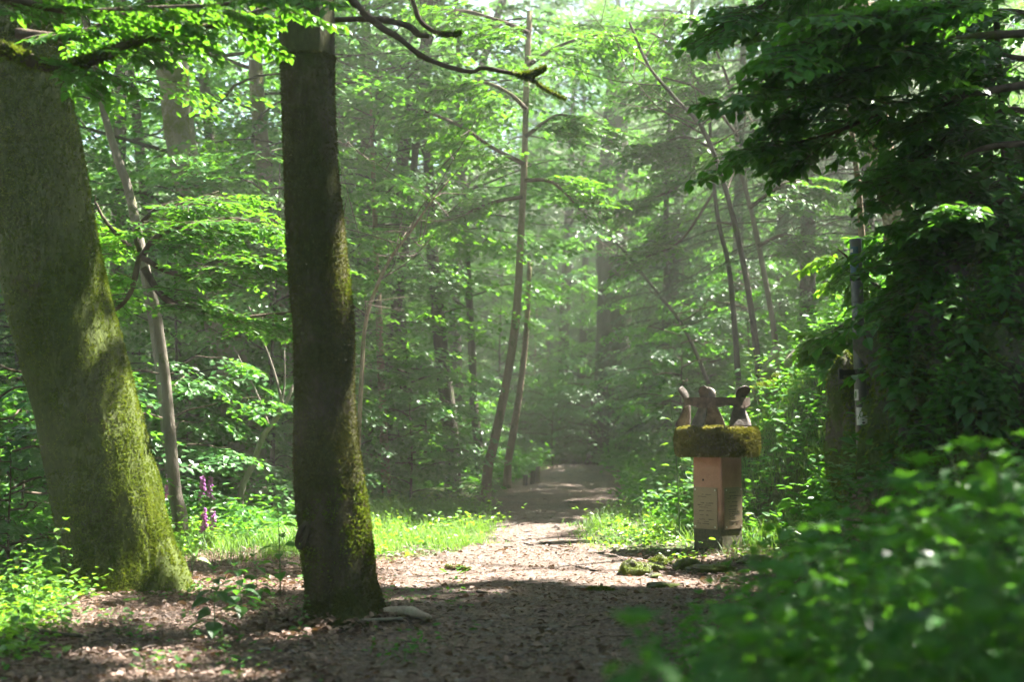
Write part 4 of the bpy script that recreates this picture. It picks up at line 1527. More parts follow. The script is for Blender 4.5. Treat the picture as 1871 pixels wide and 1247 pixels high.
g.add(V, [q, [list(range(nseg))[::-1]], [[(k - 1) * nseg + j for j in range(nseg)]]])
m_slab = barkmat('slab_stone', (.12, .09, .065), (.30, .25, .19), (.12, .13, .03), .42, scale=8)
slab = g.obj('slab', m_slab, mon, True)
gm = G()
rg = np.array(V).reshape(k, nseg, 3)
fuzz(gm, rg, 80000, .018, lambda p: np.where(p[:, 2] > zt - gz - .01, .10, .95) * sstep(.22, .52, .55 * vn(np.arctan2(p[:, 1], p[:, 0]) * .4, p[:, 2], .05, 3) + .45 * vn(np.arctan2(p[:, 1], p[:, 0]) * .4, p[:, 2], .016, 6)), 4)
gm.obj('moss', M['moss_slab'], slab)

# iron ring and five propeller-like legs
m_iron = plain('rusty_iron', (.052, .044, .038), .6, .35, .45, 14, .5, .5, col2=(.15, .115, .095))
m_ring = plain('dark_iron_band', (.05, .036, .030), .6, .35, .4, 16, .4, .5, col2=(.16, .11, .085))
iron = bpy.data.objects.new('iron_stand', None)
C.objects.link(iron)
iron.parent = mon
iron.location = (0, 0, zt - gz + .004)
g = G()
na = 60
rr = 60 * px2m
V = []
for j in range(na):
    t = j / na * 2 * PI
    arch = .5 + .5 * math.cos((t - math.radians(238)) * 5)
    zlo = .195 - .03 * arch
    zhi = .262
    for (r_, z_) in ((rr, zlo), (rr, zhi), (rr - .016, zhi), (rr - .016, zlo)):
        V.append([math.cos(t) * r_, math.sin(t) * r_, z_])
q = [[j * 4 + c, ((j + 1) % na) * 4 + c, ((j + 1) % na) * 4 + (c + 1) % 4, j * 4 + (c + 1) % 4] for j in range(na) for c in range(4)]
g.add(V, [q])
# cross bars across the ring
for a0 in (238, 310, 22):
    a0 = math.radians(a0)
    g.tube([[math.cos(a0) * rr * .97, math.sin(a0) * rr * .97, .245], [0, 0, .25]], .012, 8)
g.obj('ring', m_ring, iron, False)


def leg_mesh(az):
    """bent strap: splayed foot, narrow waist at the ring, rounded lobe curling out on top"""
    g = G()
    rad = np.array([math.cos(az), math.sin(az), 0])
    tan = np.array([-math.sin(az), math.cos(az), 0])
    prof = [(.356, 0.0, .100, .6), (.346, .035, .098, .55), (.330, .085, .084, .5), (.314, .14, .064, .45), (.308, .19, .050, .4), (.310, .235, .042, .35), (.316, .265, .046, .4), (.328, .295, .058, .45),
            (.342, .322, .064, .45), (.353, .344, .056, .45), (.360, .358, .036, .45), (.363, .364, .012, .45)]
    P = smoothline(prof, 34)
    rows = []
    for i, (r_, z, wd, tw) in enumerate(P):
        low = max(0., (.24 - z) / .24)
        c = rad * (r_ - .045) + UP * z - tan * (.045 * low ** 1.4) + tan * (.02 * max(0., z - .24) / .14)
        a = tan * math.cos(tw) + rad * math.sin(tw)
        j0, j1 = max(0, i - 1), min(len(P) - 1, i + 1)
        tg = rad * (P[j1][0] - P[j0][0]) + UP * (P[j1][1] - P[j0][1])
        nn = np.cross(a, tg)
        nn /= np.linalg.norm(nn)
        row = []
        for s_ in np.linspace(-1, 1, 7):
            row.append(c + a * wd * s_ + nn * (.014 * (s_ * s_) - .004))
        rows.append((row, nn))
    A = np.array([r_[0] for r_ in rows])
    Nn = np.array([r_[1] for r_ in rows])[:, None, :]
    th = .006
    V = np.concatenate([(A + Nn * th).reshape(-1, 3), (A - Nn * th).reshape(-1, 3)])
    m_, n_ = A.shape[:2]
    o = m_ * n_
    q = []
    for i in range(m_ - 1):
        for j in range(n_ - 1):
            a_, b_, c_, d_ = i * n_ + j, i * n_ + j + 1, (i + 1) * n_ + j + 1, (i + 1) * n_ + j
            q += [[a_, b_, c_, d_], [o + d_, o + c_, o + b_, o + a_]]
        for j in (0, n_ - 1):
            a_, d_ = i * n_ + j, (i + 1) * n_ + j
            q += [[a_, d_, o + d_, o + a_]] if j == 0 else [[d_, a_, o + a_, o + d_]]
    for j in range(n_ - 1):
        q += [[j, o + j, o + j + 1, j + 1], [(m_ - 1) * n_ + j, (m_ - 1) * n_ + j + 1, o + (m_ - 1) * n_ + j + 1, o + (m_ - 1) * n_ + j]]
    g.add(V, [q])
    return g


for az in (238, 310, 22, 94, 166):
    leg_mesh(math.radians(az)).obj('leg', m_iron, iron, True)

# ------------------------------------------------------------------ waymark pole
DS = 10.4
p0, p1 = at(1577, 850, DS), at(1563, 437, DS)
gz = g1(p0[0], p0[1])
ax = (p1 - p0) / np.linalg.norm(p1 - p0)
pbase = p0 + ax * ((gz - p0[2]) / ax[2])
plen = np.linalg.norm(p1 - pbase)
pole = thing('waymark_pole', 'dark round metal waymark pole with stickers and clamp bands on the right bank', 'signpost', pbase)
pole.rotation_euler = Vector((0, 0, 1)).rotation_difference(Vector(tuple(ax))).to_euler()
rp = 11 * DS / FPX
m_pole = plain('weathered_pole', (.10, .095, .085), .5, .2, .3, 10, .1, .5, col2=(.20, .19, .175), sc3=(1, 1, .3))
g = G()
g.tube([[0, 0, -.3], [0, 0, plen * .5], [0, 0, plen - .004], [0, 0, plen]], [rp, rp, rp, rp * .93], 28)
g.obj('shaft', m_pole, pole, True)


def patch(z0, z1, a0, a1, rr, mat, name, parent, n=14):
    g = G()
    V = []
    for i in range(n + 1):
        t = a0 + (a1 - a0) * i / n
        for z in (z0, z1):
            V.append([math.cos(t) * rr, math.sin(t) * rr, z])
    for i in range(n + 1):
        t = a0 + (a1 - a0) * i / n
        for z in (z0, z1):
            V.append([math.cos(t) * (rr - .0015), math.sin(t) * (rr - .0015), z])
    o = 2 * (n + 1)
    q = []
    for i in range(n):
        q += [[2 * i, 2 * i + 2, 2 * i + 3, 2 * i + 1], [o + 2 * i + 1, o + 2 * i + 3, o + 2 * i + 2, o + 2 * i]]
        q += [[2 * i, o + 2 * i, o + 2 * i + 2, 2 * i + 2], [2 * i + 1, 2 * i + 3, o + 2 * i + 3, o + 2 * i + 1]]
    q += [[0, 1, o + 1, o], [2 * n, o + 2 * n, o + 2 * n + 1, 2 * n + 1]]
    g.add(V, [q])
    return g.obj(name, mat, parent)


zpx = lambda py: (at(1570, py, DS)[2] - pbase[2]) / ax[2]
m_wh = plain('sticker_white', (.62, .62, .58), .5, 0, .1)
m_bl = plain('sticker_blue', (.06, .12, .18), .5, 0, .15)
m_bd = plain('sticker_navy', (.02, .03, .05), .5, 0, .15)
m_gr = plain('sticker_green', (.11, .20, .05), .5, 0, .15)
m_bk = plain('black_mark', (.015, .015, .015), .5, 0, .1)
fa = -PI / 2
s1 = patch(zpx(500), zpx(452), fa - 1.35, fa + .15, rp + .002, m_bl, 'sticker', pole)
s1['label'] = 'faded blue waymark sticker near the top'
patch(zpx(487), zpx(482), fa - 1.0, fa - .1, rp + .0035, m_bd, 'printed_bar', s1)
patch(zpx(462), zpx(456), fa - 1.3, fa - .7, rp + .0035, m_wh, 'printed_patch', s1)
s2 = patch(zpx(732), zpx(712), fa - 1.5, fa - .6, rp + .002, m_wh, 'sticker', pole)
s2['label'] = 'torn white upper sticker with a green mark'
s3 = patch(zpx(777), zpx(745), fa - 1.1, fa + .85, rp + .002, m_wh, 'sticker', pole)
s3['label'] = 'white sticker with a green leaf and a small arrow'


def decal(outline, c, rr, mat, name, parent):
    """flat mark wrapped on the pole: outline in (angle, z)"""
    g = G()
    V = [[math.cos(c[0] + a) * rr, math.sin(c[0] + a) * rr, c[1] + z] for a, z in outline]
    Vb = [[math.cos(c[0] + a) * (rr - .001), math.sin(c[0] + a) * (rr - .001), c[1] + z] for a, z in outline]
    n = len(V)
    g.add(V + Vb, [[list(range(n))], [[i, n + i, n + (i + 1) % n, (i + 1) % n] for i in range(n)]])
    g.obj(name, mat, parent)


zc = (zpx(777) + zpx(745)) / 2
leaf = [(-.55, -.01), (-.35, .018), (0, .034), (.35, .040), (.62, .052), (.55, .03), (.40, .004), (.1, -.014), (-.2, -.020), (-.4, -.018)]
decal(leaf, (fa - .1, zc + .012), rp + .0035, m_gr, 'leaf_emblem', s3)
decal([(-.8, -.03), (-.62, -.012), (-.5, -.016), (-.62, -.034)], (fa - .1, zc + .012), rp + .0035, m_gr, 'leaf_emblem', s3)
decal([(-.28, 0), (-.1, .011), (-.1, .005), (.2, .005), (.2, -.005), (-.1, -.005), (-.1, -.011)], (fa + .1, zc - .048), rp + .0035, m_bk, 'arrow', s3)
decal([(-.2, -.03), (-.3, 0), (-.2, .025), (.0, .03), (.12, .01), (.05, -.02)], (fa - 1.0, (zpx(732) + zpx(712)) / 2), rp + .0035, m_gr, 'leaf_emblem', s2)
m_bd2 = plain('clamp_iron', (.03, .028, .026), .55, .5, .3)
for zz, arm in ((zpx(508), 0), (zpx(681), 1)):
    g = G()
    g.tube([[0, 0, zz - .022], [0, 0, zz + .022]], rp + .006, 24)
    cb = g.obj('clamp_band', m_bd2, pole)
    if arm:
        ga = G()
        ga.box((-rp - .055, -.01, zz), (.11, .03, .042))
        ga.box((-rp - .10, -.01, zz - .012), (.03, .045, .075))
        ga.obj('bracket', m_bd2, cb)
    gb = G()
    gb.tube([[rp, -.012, zz], [rp + .022, -.012, zz]], .007, 6)
    gb.obj('bolt', m_bd2, cb)

# ------------------------------------------------------------------ plants: herbs as individuals
def herb_mesh(seed, h, nodes, leaf, mat_leaf, droop=.35, pairs=2, spread=1.0, tip=True, slim=1.0):
    """upright stem with opposite leaf pairs; returns stem mesh, leaf mesh"""
    r = np.random.default_rng(seed)
    gs, gl = G(), G()
    bend = r.normal(size=2) * .1
    T = np.linspace(0, 1, 8)
    pts = np.array([[bend[0] * t * t * h, bend[1] * t * t * h, h * t] for t in T])
    gs.tube(pts, np.linspace(.0045, .0018, 8), 5, cap=False)
    P, D, Nn, Sz = [], [], [], []
    a0 = r.random() * 6.28
    for k in range(nodes):
        t = .22 + .78 * (k + .3 * r.random()) / nodes
        p = np.array([np.interp(t, T, pts[:, c]) for c in range(3)])
        for m_ in range(pairs):
            a = a0 + k * (PI / 2) + m_ * 2 * PI / pairs + r.normal() * .2
            pet = .02 + .03 * (1 - t)
            rise = .45 - droop * (1 - t) + r.normal() * .12
            d_ = np.array([math.cos(a), math.sin(a), rise])
            q = p + d_ * pet
            gs.tube([p, q], [.0016, .0012], 3, cap=False)
            P.append(q)
            D.append([math.cos(a), math.sin(a), rise * .4 - droop * .6])
            Nn.append([r.normal() * .25, r.normal() * .25, 1])
            Sz.append(leaf * (1.15 - .6 * t) * (.8 + .4 * r.random()) * spread)
    if tip:
        for m_ in range(4):
            a = a0 + m_ * PI / 2
            P.append(pts[-1])
            D.append([math.cos(a), math.sin(a), .7])
            Nn.append([-math.cos(a) * .5, -math.sin(a) * .5, 1])
            Sz.append(leaf * .42)
    gl.leaves(np.array(P), np.array(D), np.array(Nn), np.array(Sz), LEAFH, r.random(len(P)), wid=np.full(len(P), slim))
    return gs.mesh('stem', M['stem'], True), gl.mesh('leaves', mat_leaf)


HERB = [herb_mesh(400 + k, .8, (10, 9, 12, 8, 10, 11, 9)[k], (.125, .14, .09, .15, .11, .10, .13)[k], M['herb' if k != 4 else 'leaf_dark'], droop=(.35, .6, .2, .5, .3, .45, .7)[k], slim=(1, .8, .75, 1.1, .62, .9, 1)[k]) for k in range(7)]


def plant(name, meshes, label, cat, x, y, z, rz, s, group=None, tilt=(0, 0)):
    t = thing(name, label, cat, (x, y, z), rz, group)
    t.rotation_euler = (tilt[0], tilt[1], rz)
    t.scale = (s,) * 3
    for nm, me in zip(('stem', 'leaves'), meshes):
        o = bpy.data.objects.new(nm, me)
        C.objects.link(o)
        o.parent = t
    return t


r = np.random.default_rng(21)
cnt = 0
spots = []
for _ in range(9000):
    if cnt >= 290: break
    y = 2.3 + 5.6 * r.random() ** 1.15
    px = r.uniform(1225, 1990)
    x = (px - CX) / FPX * y
    lim = np.interp(px, [1140, 1190, 1250, 1330, 1400, 1500, 1600, 1700, 1871, 2000], [1235, 1175, 1085, 1045, 1005, 945, 880, 845, 790, 780])
    ztop = CAMH + (765 - lim) / FPX * y
    gz = g1(x, y)
    h = min(ztop - gz, 1.05) * r.uniform(.72, 1.0)
    if h < .16: continue
    if ztop - gz > 1.5 and r.random() < .3: continue
    if any((x - a) ** 2 + (y - b) ** 2 < (.075 + .01 * y) ** 2 for a, b in spots): continue
    spots.append((x, y))
    plant('leafy_herb', HERB[cnt % 7], 'green leafy herb with paired pointed leaves in the blurred foreground mass', 'plant', x, y, gz - .02, r.random() * 6.28, h / .8, 'leafy herbs in the right foreground',
          (r.normal() * .12, r.normal() * .12 - .05))
    cnt += 1

HERB_B = [herb_mesh(430 + k, .7, 7, .13, M['bright'], droop=.5) for k in range(2)]
HERB_D = [herb_mesh(440 + k, .4, 5, .15, M['leaf_dark'], droop=.55, pairs=3) for k in range(3)]
HERB_G = [herb_mesh(450 + k, .55, 8, .11, M['herb'], droop=.3) for k in range(3)]


def ground_px(px, py):
    """walk out along the pixel ray until it meets the ground"""
    d = 3.0
    while d < 60:
        p = at(px, py, d)
        if p[2] <= g1(p[0], p[1]): return p
        d += .03
    return at(px, py, 60)


SINGLE = [
    (HERB_B[0], 352, 1058, 10.6, .62, 'leafy_plant', 'bright yellow green plant at the right root of the huge mossy trunk'),
    (HERB_B[1], 250, 1040, 10.0, .30, 'leafy_plant', 'small lit plant in front of the foot of the huge trunk'),
    (HERB_D[0], 392, 1165, 8.2, .38, 'leafy_plant', 'dark bluish green plant on the leaf litter left of the front trunk'),
    (HERB_D[1], 442, 1130, 8.6, .32, 'leafy_plant', 'low dark plant between the bluish plant and the front trunk'),
    (HERB_G[0], 545, 1185, 7.6, .27, 'leafy_plant', 'small bright green plant at the foot of the front trunk'),
    (HERB_G[1], 512, 1090, 8.8, .66, 'leafy_plant', 'tall thin plant leaning beside the knot of the front trunk'),
    (HERB_D[2], 470, 1098, 9.3, .30, 'leafy_plant', 'dark low plant behind the tall thin plant'),
    (HERB_G[2], 235, 1165, 7.9, .16, 'leafy_plant', 'tiny seedling on the shaded leaf litter at lower left'),
    (HERB_G[0], 120, 1160, 8.1, .22, 'leafy_plant', 'small sprig on the shaded litter nearest the left edge'),
    (HERB_G[1], 410, 1205, 7.2, .15, 'leafy_plant', 'tiny sprout on the litter below the bluish plant'),
    (HERB_G[2], 708, 1110, 8.8, .12, 'leafy_plant', 'single round leaf sprout just right of the front trunk'),
    (HERB_G[0], 1215, 745, 13.6, .35, 'leafy_plant', 'thin pale plant poking up left of the iron legs'),
]
HERB_S = [herb_mesh(460 + k, .6, 9, .075, M['grass'], droop=.1) for k in range(2)]
for me, px, py, d_, h, nm, lab in SINGLE:
    p = at(px, py, d_) if d_ > 13 else ground_px(px, py)
    h0 = max(v.co.z for v in me[0].vertices)
    plant(nm, me, lab, 'plant', p[0], p[1], g1(p[0], p[1]) - .01 if d_ < 13 else g1(p[0], p[1]), random.random() * 6, h / h0)
for (px, d_, top, lab) in ((1385, 15.2, 640, 'pale feathery weed standing beside the wooden boards'), (1240, 13.9, 728, 'pale feathery weed left of the slab')):
    x = at(px, 700, d_)[0]
    gz = g1(x, d_)
    h = at(px, top, d_)[2] - gz
    plant('tall_weed', HERB_S[0], lab, 'plant', x, d_, gz, 1.0, h / .6)
r = np.random.default_rng(91)
for k in range(210):
    px, py = r.uniform(1590, 1890), r.uniform(430, 850)
    if px < 1625 and py > 470: continue
    d_ = 5.0
    while d_ < 20:
        p = at(px, py, d_)
        if p[2] <= g1(p[0], p[1]) or any((((p - c_) / sz_) ** 2).sum() < 1 for c_, sz_ in BOULD): break
        d_ += .04
    q = at(px, py, d_ - .05)
    plant('rock_plant', (HERB_D + HERB_G + HERB_G)[k % 9], 'broad leaved plant growing from the shaded mossy rock face', 'plant', q[0], q[1], q[2] - .06, r.random() * 6, .35 + .55 * r.random(), 'plants on the rock face', (.5 * r.random(), -.5 * r.random()))
# left verge plants in the sun at the foot of the huge trunk
r = np.random.default_rng(33)
for k in range(34):
    px = r.uniform(-30, 330)
    py = r.uniform(1035, 1120) if px > 120 else r.uniform(1080, 1180)
    if px > 150 and py > 1075: continue
    p = ground_px(px, py)
    plant('leafy_weed', (HERB_G + HERB_B + HERB_B)[k % 7], 'sunlit leafy weed on the verge below the huge mossy trunk', 'plant', p[0], p[1], g1(p[0], p[1]) - .01, r.random() * 6, .3 + .5 * r.random(), 'weeds below the huge trunk')
# yellow ragwort
p = ground_px(190, 1060)
t = plant('ragwort', HERB_G[0], 'dark stemmed weed with small yellow flowers in front of the huge trunk', 'plant', p[0], p[1], g1(p[0], p[1]), 0, .75)
g = G()
for k in range(16):
    c = np.array([r.normal() * .05, r.normal() * .05, .56 + r.random() * .05])
    a = np.linspace(0, 6.28, 8)[:-1]
    g.leaves(np.tile(c, (7, 1)), np.stack([np.cos(a), np.sin(a), a * 0 + .2], 1), np.tile(UP, (7, 1)), np.full(7, .014), LEAF4)
g.obj('flowers', M['yellow'], t)

# foxgloves
for (px, py, d_, h, lab) in ((308, 945, 13.2, .52, 'foxglove spike in front of the slender grey sapling'), (369, 950, 13.6, .52, 'taller foxglove of the pair right of the sapling'),
                             (384, 948, 13.8, .5, 'foxglove just right of the taller one'), (388, 985, 13.2, .36, 'short foxglove below the pair'), (372, 1000, 12.8, .24, 'lowest foxglove nearest the bright plant')):
    p = at(px, py, d_)
    gz = g1(p[0], p[1])
    t = thing('foxglove', lab, 'flower', (p[0], p[1], gz))
    zt_ = at(px, py - h * 150, d_)[2] - gz + .03
    zt_ = max(zt_, .4)
    gs, gp = G(), G()
    gs.tube([[0, 0, 0], [.01, 0, zt_ * .5], [0.0, 0, zt_]], [.006, .005, .002], 6)
    rr = np.random.default_rng(int(px))
    a_ = rr.random(26) * 6.28
    P = np.stack([np.cos(a_) * .02, np.sin(a_) * .02, .6 * rr.random(26) * 2 + .01], 1)
    gs.leaves(P * [1, 1, .35 * zt_], np.stack([np.cos(a_), np.sin(a_), .2 + 0 * a_], 1), np.tile(UP, (26, 1)), np.full(26, .13), LEAF6)
    for k in range(26):
        z = zt_ - .02 - .2 * k / 26
        a = rr.random() * 6.28
        o = np.array([0, 0, z])
        d2 = np.array([math.cos(a), math.sin(a), -.7])
        ln = .018 + .026 * k / 26
        gp.tube([o, o + d2 * ln * .5, o + d2 * ln], [.004, .009, .013], 7, cap=False, tint=rr.random())
    gs.obj('stem', M['stem'], t)
    gp.obj('blossoms', M['petal'], t)

# ------------------------------------------------------------------ fallen wood
def log(name, label, pts, rad, mat, seed, cat='branch', moss=0):
    P = []
    for px, py in pts:
        q = ground_px(px, py)
        P.append([q[0], q[1], g1(q[0], q[1])])
    P = np.array(P)
    P[:, 2] += np.mean(rad) * .9 + (.045 if 'pale' in label or 'grey' in label else .022)
    ln = smoothline(P, 20)
    o = thing(name, label, cat, ln[10])
    g = G()
    rg = g.tube(ln, np.interp(np.linspace(0, 1, 20), np.linspace(0, 1, len(rad)), rad), 10, amp=.25, nscale=12)
    part_at(g, 'wood', mat, o, True)
    if moss:
        gm = G()
        fuzz(gm, rg, moss, .016, lambda p: np.full(len(p), .6), seed)
        part_at(gm, 'moss', M['moss_tuft'], o)


log('fallen_branch', 'pale broken branch lying at the right foot of the front trunk', [(672, 1142), (715, 1140), (745, 1141), (765, 1145), (786, 1152)], [.020, .028, .036, .026, .014], M['bark_bare'], 1)
log('fallen_branch', 'thin grey stick lying against the pale broken branch', [(632, 1156), (680, 1153), (735, 1150)], [.008, .012, .01], M['bark_grey'], 2)
log('fallen_branch', 'short mossy stick on the sunny edge of the path', [(814, 1046), (838, 1047), (860, 1049)], [.014, .018, .012], M['bark_tan'], 3, moss=500)
log('fallen_branch', 'dark stick half buried in the shaded litter at lower left', [(20, 1150), (80, 1168), (150, 1176)], [.01, .013, .009], M['bark_dark'], 4)
log('fallen_branch', 'short dark stick on the path beyond the mossy stick', [(872, 1090), (890, 1093)], [.01, .008], M['bark_dark'], 5)
# dead branch leaning in the undergrowth behind the front trunk
P, R = px_line([(536, 704, 5), (522, 738, 8), (505, 765, 10), (480, 800, 11), (462, 850, 12), (440, 905, 13)], 15, 20)
t = thing('dead_branch', 'pale dead branch propped in the undergrowth between the pale trunk and the front trunk', 'branch', tuple(P[-1]))
g = G()
g.tube(P, R, 8, amp=.2, nscale=6)
for a_, b_ in ((4, (455, 560)), (8, (430, 640)), (7, (520, 640))):
    e = at(b_[0], b_[1], 15)
    g.tube(smoothline([P[a_], (P[a_] + e) / 2 + [.05, 0, -.05], e], 8), np.linspace(.018, .004, 8), 6)
part_at(g, 'wood', M['bark_grey'], t, True)

# ------------------------------------------------------------------ stuff: litter, grass, ground cover
r = np.random.default_rng(55)
g = G()
n = 150000
y = 5.6 + 14 * r.random(n) ** 1.5
x = r.uniform(-.42, .36, n) * y
u = x - pc(y)
on = np.abs(u) < .95
k = (u < edge(y) + .5 + .5 * r.random(n) ** 3) & (r.random(n) < 1) & (r.random(n) < np.where(y > 15, .5, 1) * np.where(on & (y > 12), .7, 1.0) * (1 - .85 * sstep(12.4, 13.2, y) * sstep(.35, .7, np.abs(u)) * (1 - sstep(16, 19, y))))
x, y, on = x[k], y[k], on[k]
z = ground(x, y)
a = r.random(len(x)) * 6.28
P = np.stack([x, y, z + .012 + .012 * r.random(len(x))], 1)
D = np.stack([np.cos(a), np.sin(a), r.normal(size=len(x)) * .22], 1)
Nn = np.stack([r.normal(size=len(x)) * .35, r.normal(size=len(x)) * .35, np.ones(len(x))], 1)
g.leaves(P, D, Nn, np.where(on, .018, .025) * (.5 + 1.3 * r.random(len(x)) ** 2.5), LEAF6, r.random(len(x)))
tag(g.obj('leaf_litter', M['litter']), kind='stuff')

# whole curled leaves and the drift against the foot of the front trunk
g = G()
n = 5200
y = 5.6 + 8 * r.random(n) ** 1.3
x = r.uniform(-.40, .30, n) * y
k = (x - pc(y)) < edge(y) + .3
x, y = x[k], y[k]
a = r.random(1500) * 6.28
rad_ = .22 + .32 * r.random(1500) ** 1.6
x = np.concatenate([x, fp[-1][0] + np.cos(a) * rad_])
y = np.concatenate([y, fp[-1][1] + np.sin(a) * rad_])
hgt_ = np.concatenate([np.full(k.sum(), .02), .015 + .07 * np.clip((.46 - rad_) / .24, 0, 1) * r.random(1500)])
m_ = len(x)
a = r.random(m_) * 6.28
g.leaves(np.stack([x, y, ground(x, y) + hgt_ + .008], 1), np.stack([np.cos(a), np.sin(a), r.normal(size=m_) * .4], 1), np.stack([r.normal(size=m_) * .6, r.normal(size=m_) * .6, np.ones(m_)], 1), .028 + .036 * r.random(m_), LEAFH, np.clip(.25 + .75 * r.random(m_), 0, 1), wid=.6 + .5 * r.random(m_))
# bits of twig
n = 900
y = 5.6 + 9 * r.random(n) ** 1.2
x = r.uniform(-.40, .22, n) * y
k = (x - pc(y)) < edge(y)
x, y = x[k], y[k]
for xx_, yy_ in zip(x, y):
    a = r.random() * 6.28
    ln_ = .03 + .10 * r.random() ** 2
    d2 = np.array([math.cos(a), math.sin(a), 0]) * ln_
    o_ = np.array([xx_, yy_, g1(xx_, yy_) + .026])
    g.tube([o_, o_ + d2 * .5 + [0, 0, .004], o_ + d2 * 1.0], [.003, .0035, .002], 4, cap=False, tint=.05 + .3 * r.random())
tag(g.obj('leaf_litter', M['litter']), kind='stuff')

# small loose stones trodden into the path
g = G()
oct_v = np.array([[1, 0, 0], [0, 1, 0], [-1, 0, 0], [0, -1, 0], [0, 0, .45], [.6, .6, .25], [-.6, .6, .2], [-.5, -.6, .25], [.6, -.6, .2]])
oct_f = [[[0, 5, 4], [5, 1, 4], [1, 6, 4], [6, 2, 4], [2, 7, 4], [7, 3, 4], [3, 8, 4], [8, 0, 4]]]
n = 7000
y = 5.6 + 12 * r.random(n) ** 1.4
x = pc(y) + r.normal(size=n) * .6
P = np.stack([x, y, ground(x, y) + .008], 1)
a = r.random(n) * 6.28
g.leaves(P, np.stack([np.cos(a), np.sin(a), r.normal(size=n) * .1], 1), np.stack([r.normal(size=n) * .15, r.normal(size=n) * .15, np.ones(n)], 1), .007 + .034 * r.random(n) ** 4, (oct_v, oct_f))
tag(g.obj('gravel', plain('path_gravel', (.17, .145, .13), .8, 0, .4, 8)), kind='stuff')

BL = (np.array([[0, -.5, 0], [0, .5, 0], [.5, -.35, .0], [.5, .35, .0], [.85, -.15, -.1], [.85, .15, -.1], [1, 0, -.22]]), [[[0, 2, 3, 1], [2, 4, 5, 3]], [[4, 6, 5]]])
g = G()
n = 230000
y = r.uniform(11.6, 23, n)
u = r.uniform(-3.9, 3.4, n)
x = pc(y) + u
ed = (vn(x, y, .5, 5) - .5) * .7
left = sstep(.0, .35, -u - np.interp(y, [11.6, 12.4, 13.2, 15, 17.5, 19.5, 21], [2.6, 1.2, .55, .3, .6, 1.1, 1.8]) + ed) * np.interp(y, [11.6, 13, 18, 23], [.5, 1, .8, .35])
right = sstep(.0, .35, u - np.interp(y, [11.6, 12.5, 13.2, 15, 18, 20, 23], [1.9, 1.15, .5, .32, .5, 1.0, 1.3]) + ed) * np.interp(y, [11.6, 13, 17, 23], [.35, 1, .8, .3])
dens = np.where(u < 0, left, right) * (.06 + 1.3 * sstep(.32, .7, .6 * vn(x, y, .35, 6) + .4 * vn(x, y, .12, 1)))
# keep clear of the pillar foot and the stones
dens = dens * (1 - .85 * (np.hypot((x - PXc) / .9, (y - PYc + .2) / .7) < 1))
k = r.random(n) < dens * .55
x, y, u = x[k], y[k], u[k]
m_ = len(x)
tall = np.clip(.05 + .09 * r.random(m_) + .12 * sstep(.9, 2.2, np.abs(u)) * r.random(m_) + .1 * (vn(x, y, .6, 1) > .6), 0, .4)
a = r.random(m_) * 6.28
P = np.stack([x, y, ground(x, y) - .005], 1)
ln_ = .15 + .9 * r.random(m_) ** 1.5
D = np.stack([np.cos(a) * ln_, np.sin(a) * ln_, np.ones(m_)], 1)
Nn = np.stack([np.cos(a), np.sin(a), -.2 + 0 * a], 1)
g.leaves(P, D, -Nn, tall, BL, r.random(m_), wid=.0055 / tall)
tag(g.obj('grass', M['grass']), kind='stuff')


def cover(name, n, fx, leaf, hmin, hmax, nl, mat, seed):
    """low mixed herbs too many to count"""
    r = np.random.default_rng(seed)
    x, y = fx(r, n)
    n = len(x)
    z = ground(x, y)
    h = (hmin + (hmax - hmin) * r.random(n) ** 1.5) * (.5 + vn(x, y, 1.2, 3))
    P, D, Nn, Sz, T = [], [], [], [], []
    tt = r.random(n)
    lean = r.normal(size=(n, 2)) * .12
    for k in range(nl):
        f = .25 + .75 * r.random(n)
        a = r.random(n) * 6.28
        off = .03 + .04 * r.random(n)
        P.append(np.stack([x + np.cos(a) * off + lean[:, 0] * f, y + np.sin(a) * off + lean[:, 1] * f, z + h * f], 1))
        D.append(np.stack([np.cos(a), np.sin(a), r.normal(size=n) * .3 + .1], 1))
        Nn.append(np.stack([r.normal(size=n) * .35, r.normal(size=n) * .35, np.ones(n)], 1))
        Sz.append(leaf * (.55 + .8 * r.random(n)))
        T.append(np.clip(tt * .6 + r.random(n) * .4, 0, 1))
    g = G()
    g.leaves(np.concatenate(P), np.concatenate(D), np.concatenate(Nn), np.concatenate(Sz), LEAF6, np.concatenate(T), wid=np.repeat(.6 + .5 * r.random(nl), n))
    # stalks
    gs = np.stack([x, y, z], 1)
    g.leaves(gs, np.stack([lean[:, 0], lean[:, 1], h], 1), r.normal(size=(n, 3)), h, BL, tt * .5, wid=.004 / np.maximum(h, .02))
    return tag(g.obj(name, mat), kind='stuff')


def f_bank(r, n):
    y = 12.2 + 22 * r.random(n) ** 1.3
    rr = r.random(n) ** 1.1 * 6.5 - .25
    x = pc(y) + edge(y) + rr
    k = (x < .42 * y) & (np.hypot((x - PXc) / .8, (y - PYc + .15) / .6) > 1) & (vn(x, y, .5, 2) > .22)
    return x[k], y[k]


def f_left(r, n):
    y = 13.4 + 24 * r.random(n) ** 1.3
    u = -2.15 - r.random(n) ** 1.2 * 7
    x = pc(y) + u
    k = (x > -.45 * y) & (r.random(n) < sstep(.0, .6, -u - 2.1 + .5 * (vn(x, y, .7, 1) - .5) + .05 * (y - 16)))
    return x[k], y[k]


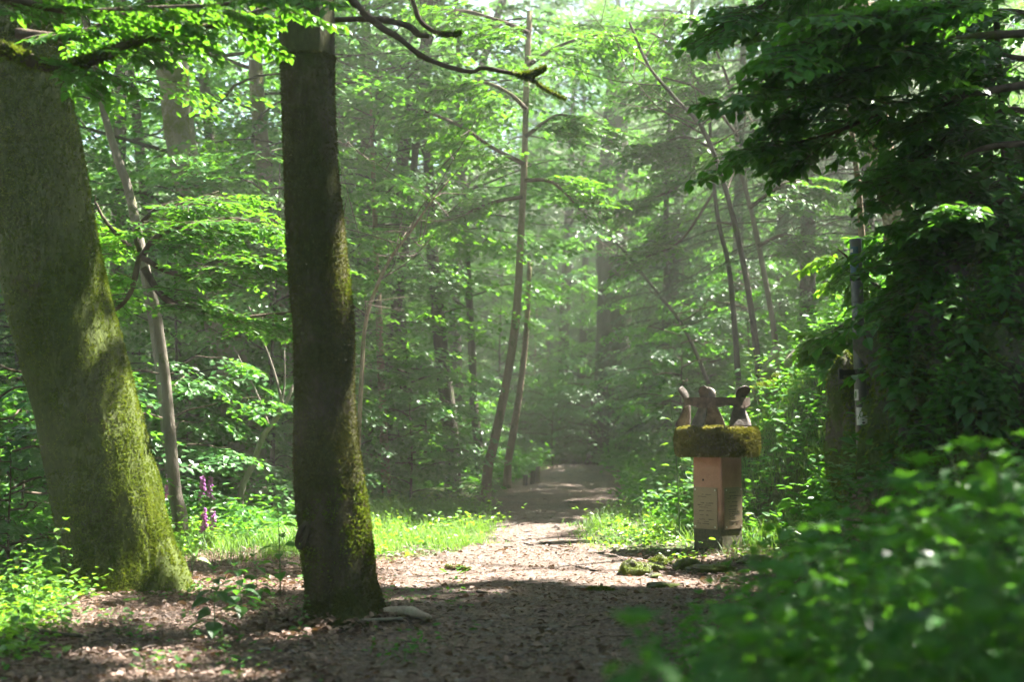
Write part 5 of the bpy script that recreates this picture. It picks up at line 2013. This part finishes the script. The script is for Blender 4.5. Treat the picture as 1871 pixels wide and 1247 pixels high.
def f_verge(r, n):
    y = r.uniform(7.2, 15, n)
    x = pc(y) - np.interp(y, [7.2, 9, 12, 15], [2.6, 3.0, 3.0, 2.7]) - 3.5 * r.random(n) ** 1.6
    k = (x > -.42 * y) & (np.hypot(x - bp[-1][0], y - bp[-1][1]) > .5)
    return x[k], y[k]


def f_rbank(r, n):
    y = r.uniform(7.5, 13.5, n)
    rr = .1 + 4.2 * r.random(n)
    x = pc(y) + edge(y) + rr
    k = (x < .42 * y) & (vn(x, y, .6, 4) > .42)
    return x[k], y[k]


def f_far(r, n):
    y = 21.5 + 26 * r.random(n)
    x = pc(y) + r.uniform(-7, 7, n)
    k = (np.abs(x - pc(y)) > np.interp(y, [21.5, 25, 31, 36, 38], [1.35, 1.0, .75, .5, 0]))
    return x[k], y[k]


def f_weeds(r, n):
    y = 12.0 + 9 * r.random(n)
    u = r.uniform(-3.4, 2.4, n)
    k = (np.abs(u) > np.interp(y, [12, 13, 15, 18, 21], [1.2, .6, .45, .7, 1.4])) & (vn(u, y, .6, 2) > .45)
    k &= np.hypot(pc(y) + u - PXc, y - PYc + .2) > .55
    return (pc(y) + u)[k], y[k]


cover('ground_cover', 5600, f_far, .12, .1, .6, 8, M['herb'], 65)
def f_seed(r, n):
    y = 6.6 + 4.6 * r.random(n)
    x = -3.2 + 2.9 * r.random(n)
    k = (vn(x, y, .5, 3) > .52) & (x > -.42 * y) & (np.hypot(x - fp[-1][0], y - fp[-1][1]) > .35) & (np.hypot(x - bp[-1][0], y - bp[-1][1]) > .5)
    return x[k], y[k]


cover('ground_cover', 420, f_seed, .04, .03, .16, 6, M['herb'], 67)
cover('ground_cover', 2600, f_weeds, .05, .04, .30, 7, M['bright'], 66)
cover('ground_cover', 8200, f_bank, .085, .06, .55, 9, M['herb'], 61)
cover('ground_cover', 7600, f_left, .085, .08, .55, 8, M['herb'], 62)
cover('ground_cover', 2600, f_verge, .055, .05, .30, 8, M['bright'], 63)
cover('ground_cover', 1900, f_rbank, .085, .06, .4, 8, M['leaf_dark'], 64)
print('meshes', len(bpy.data.meshes), 'objects', len(bpy.data.objects), 'polys', sum(len(m.polygons) for m in bpy.data.meshes))
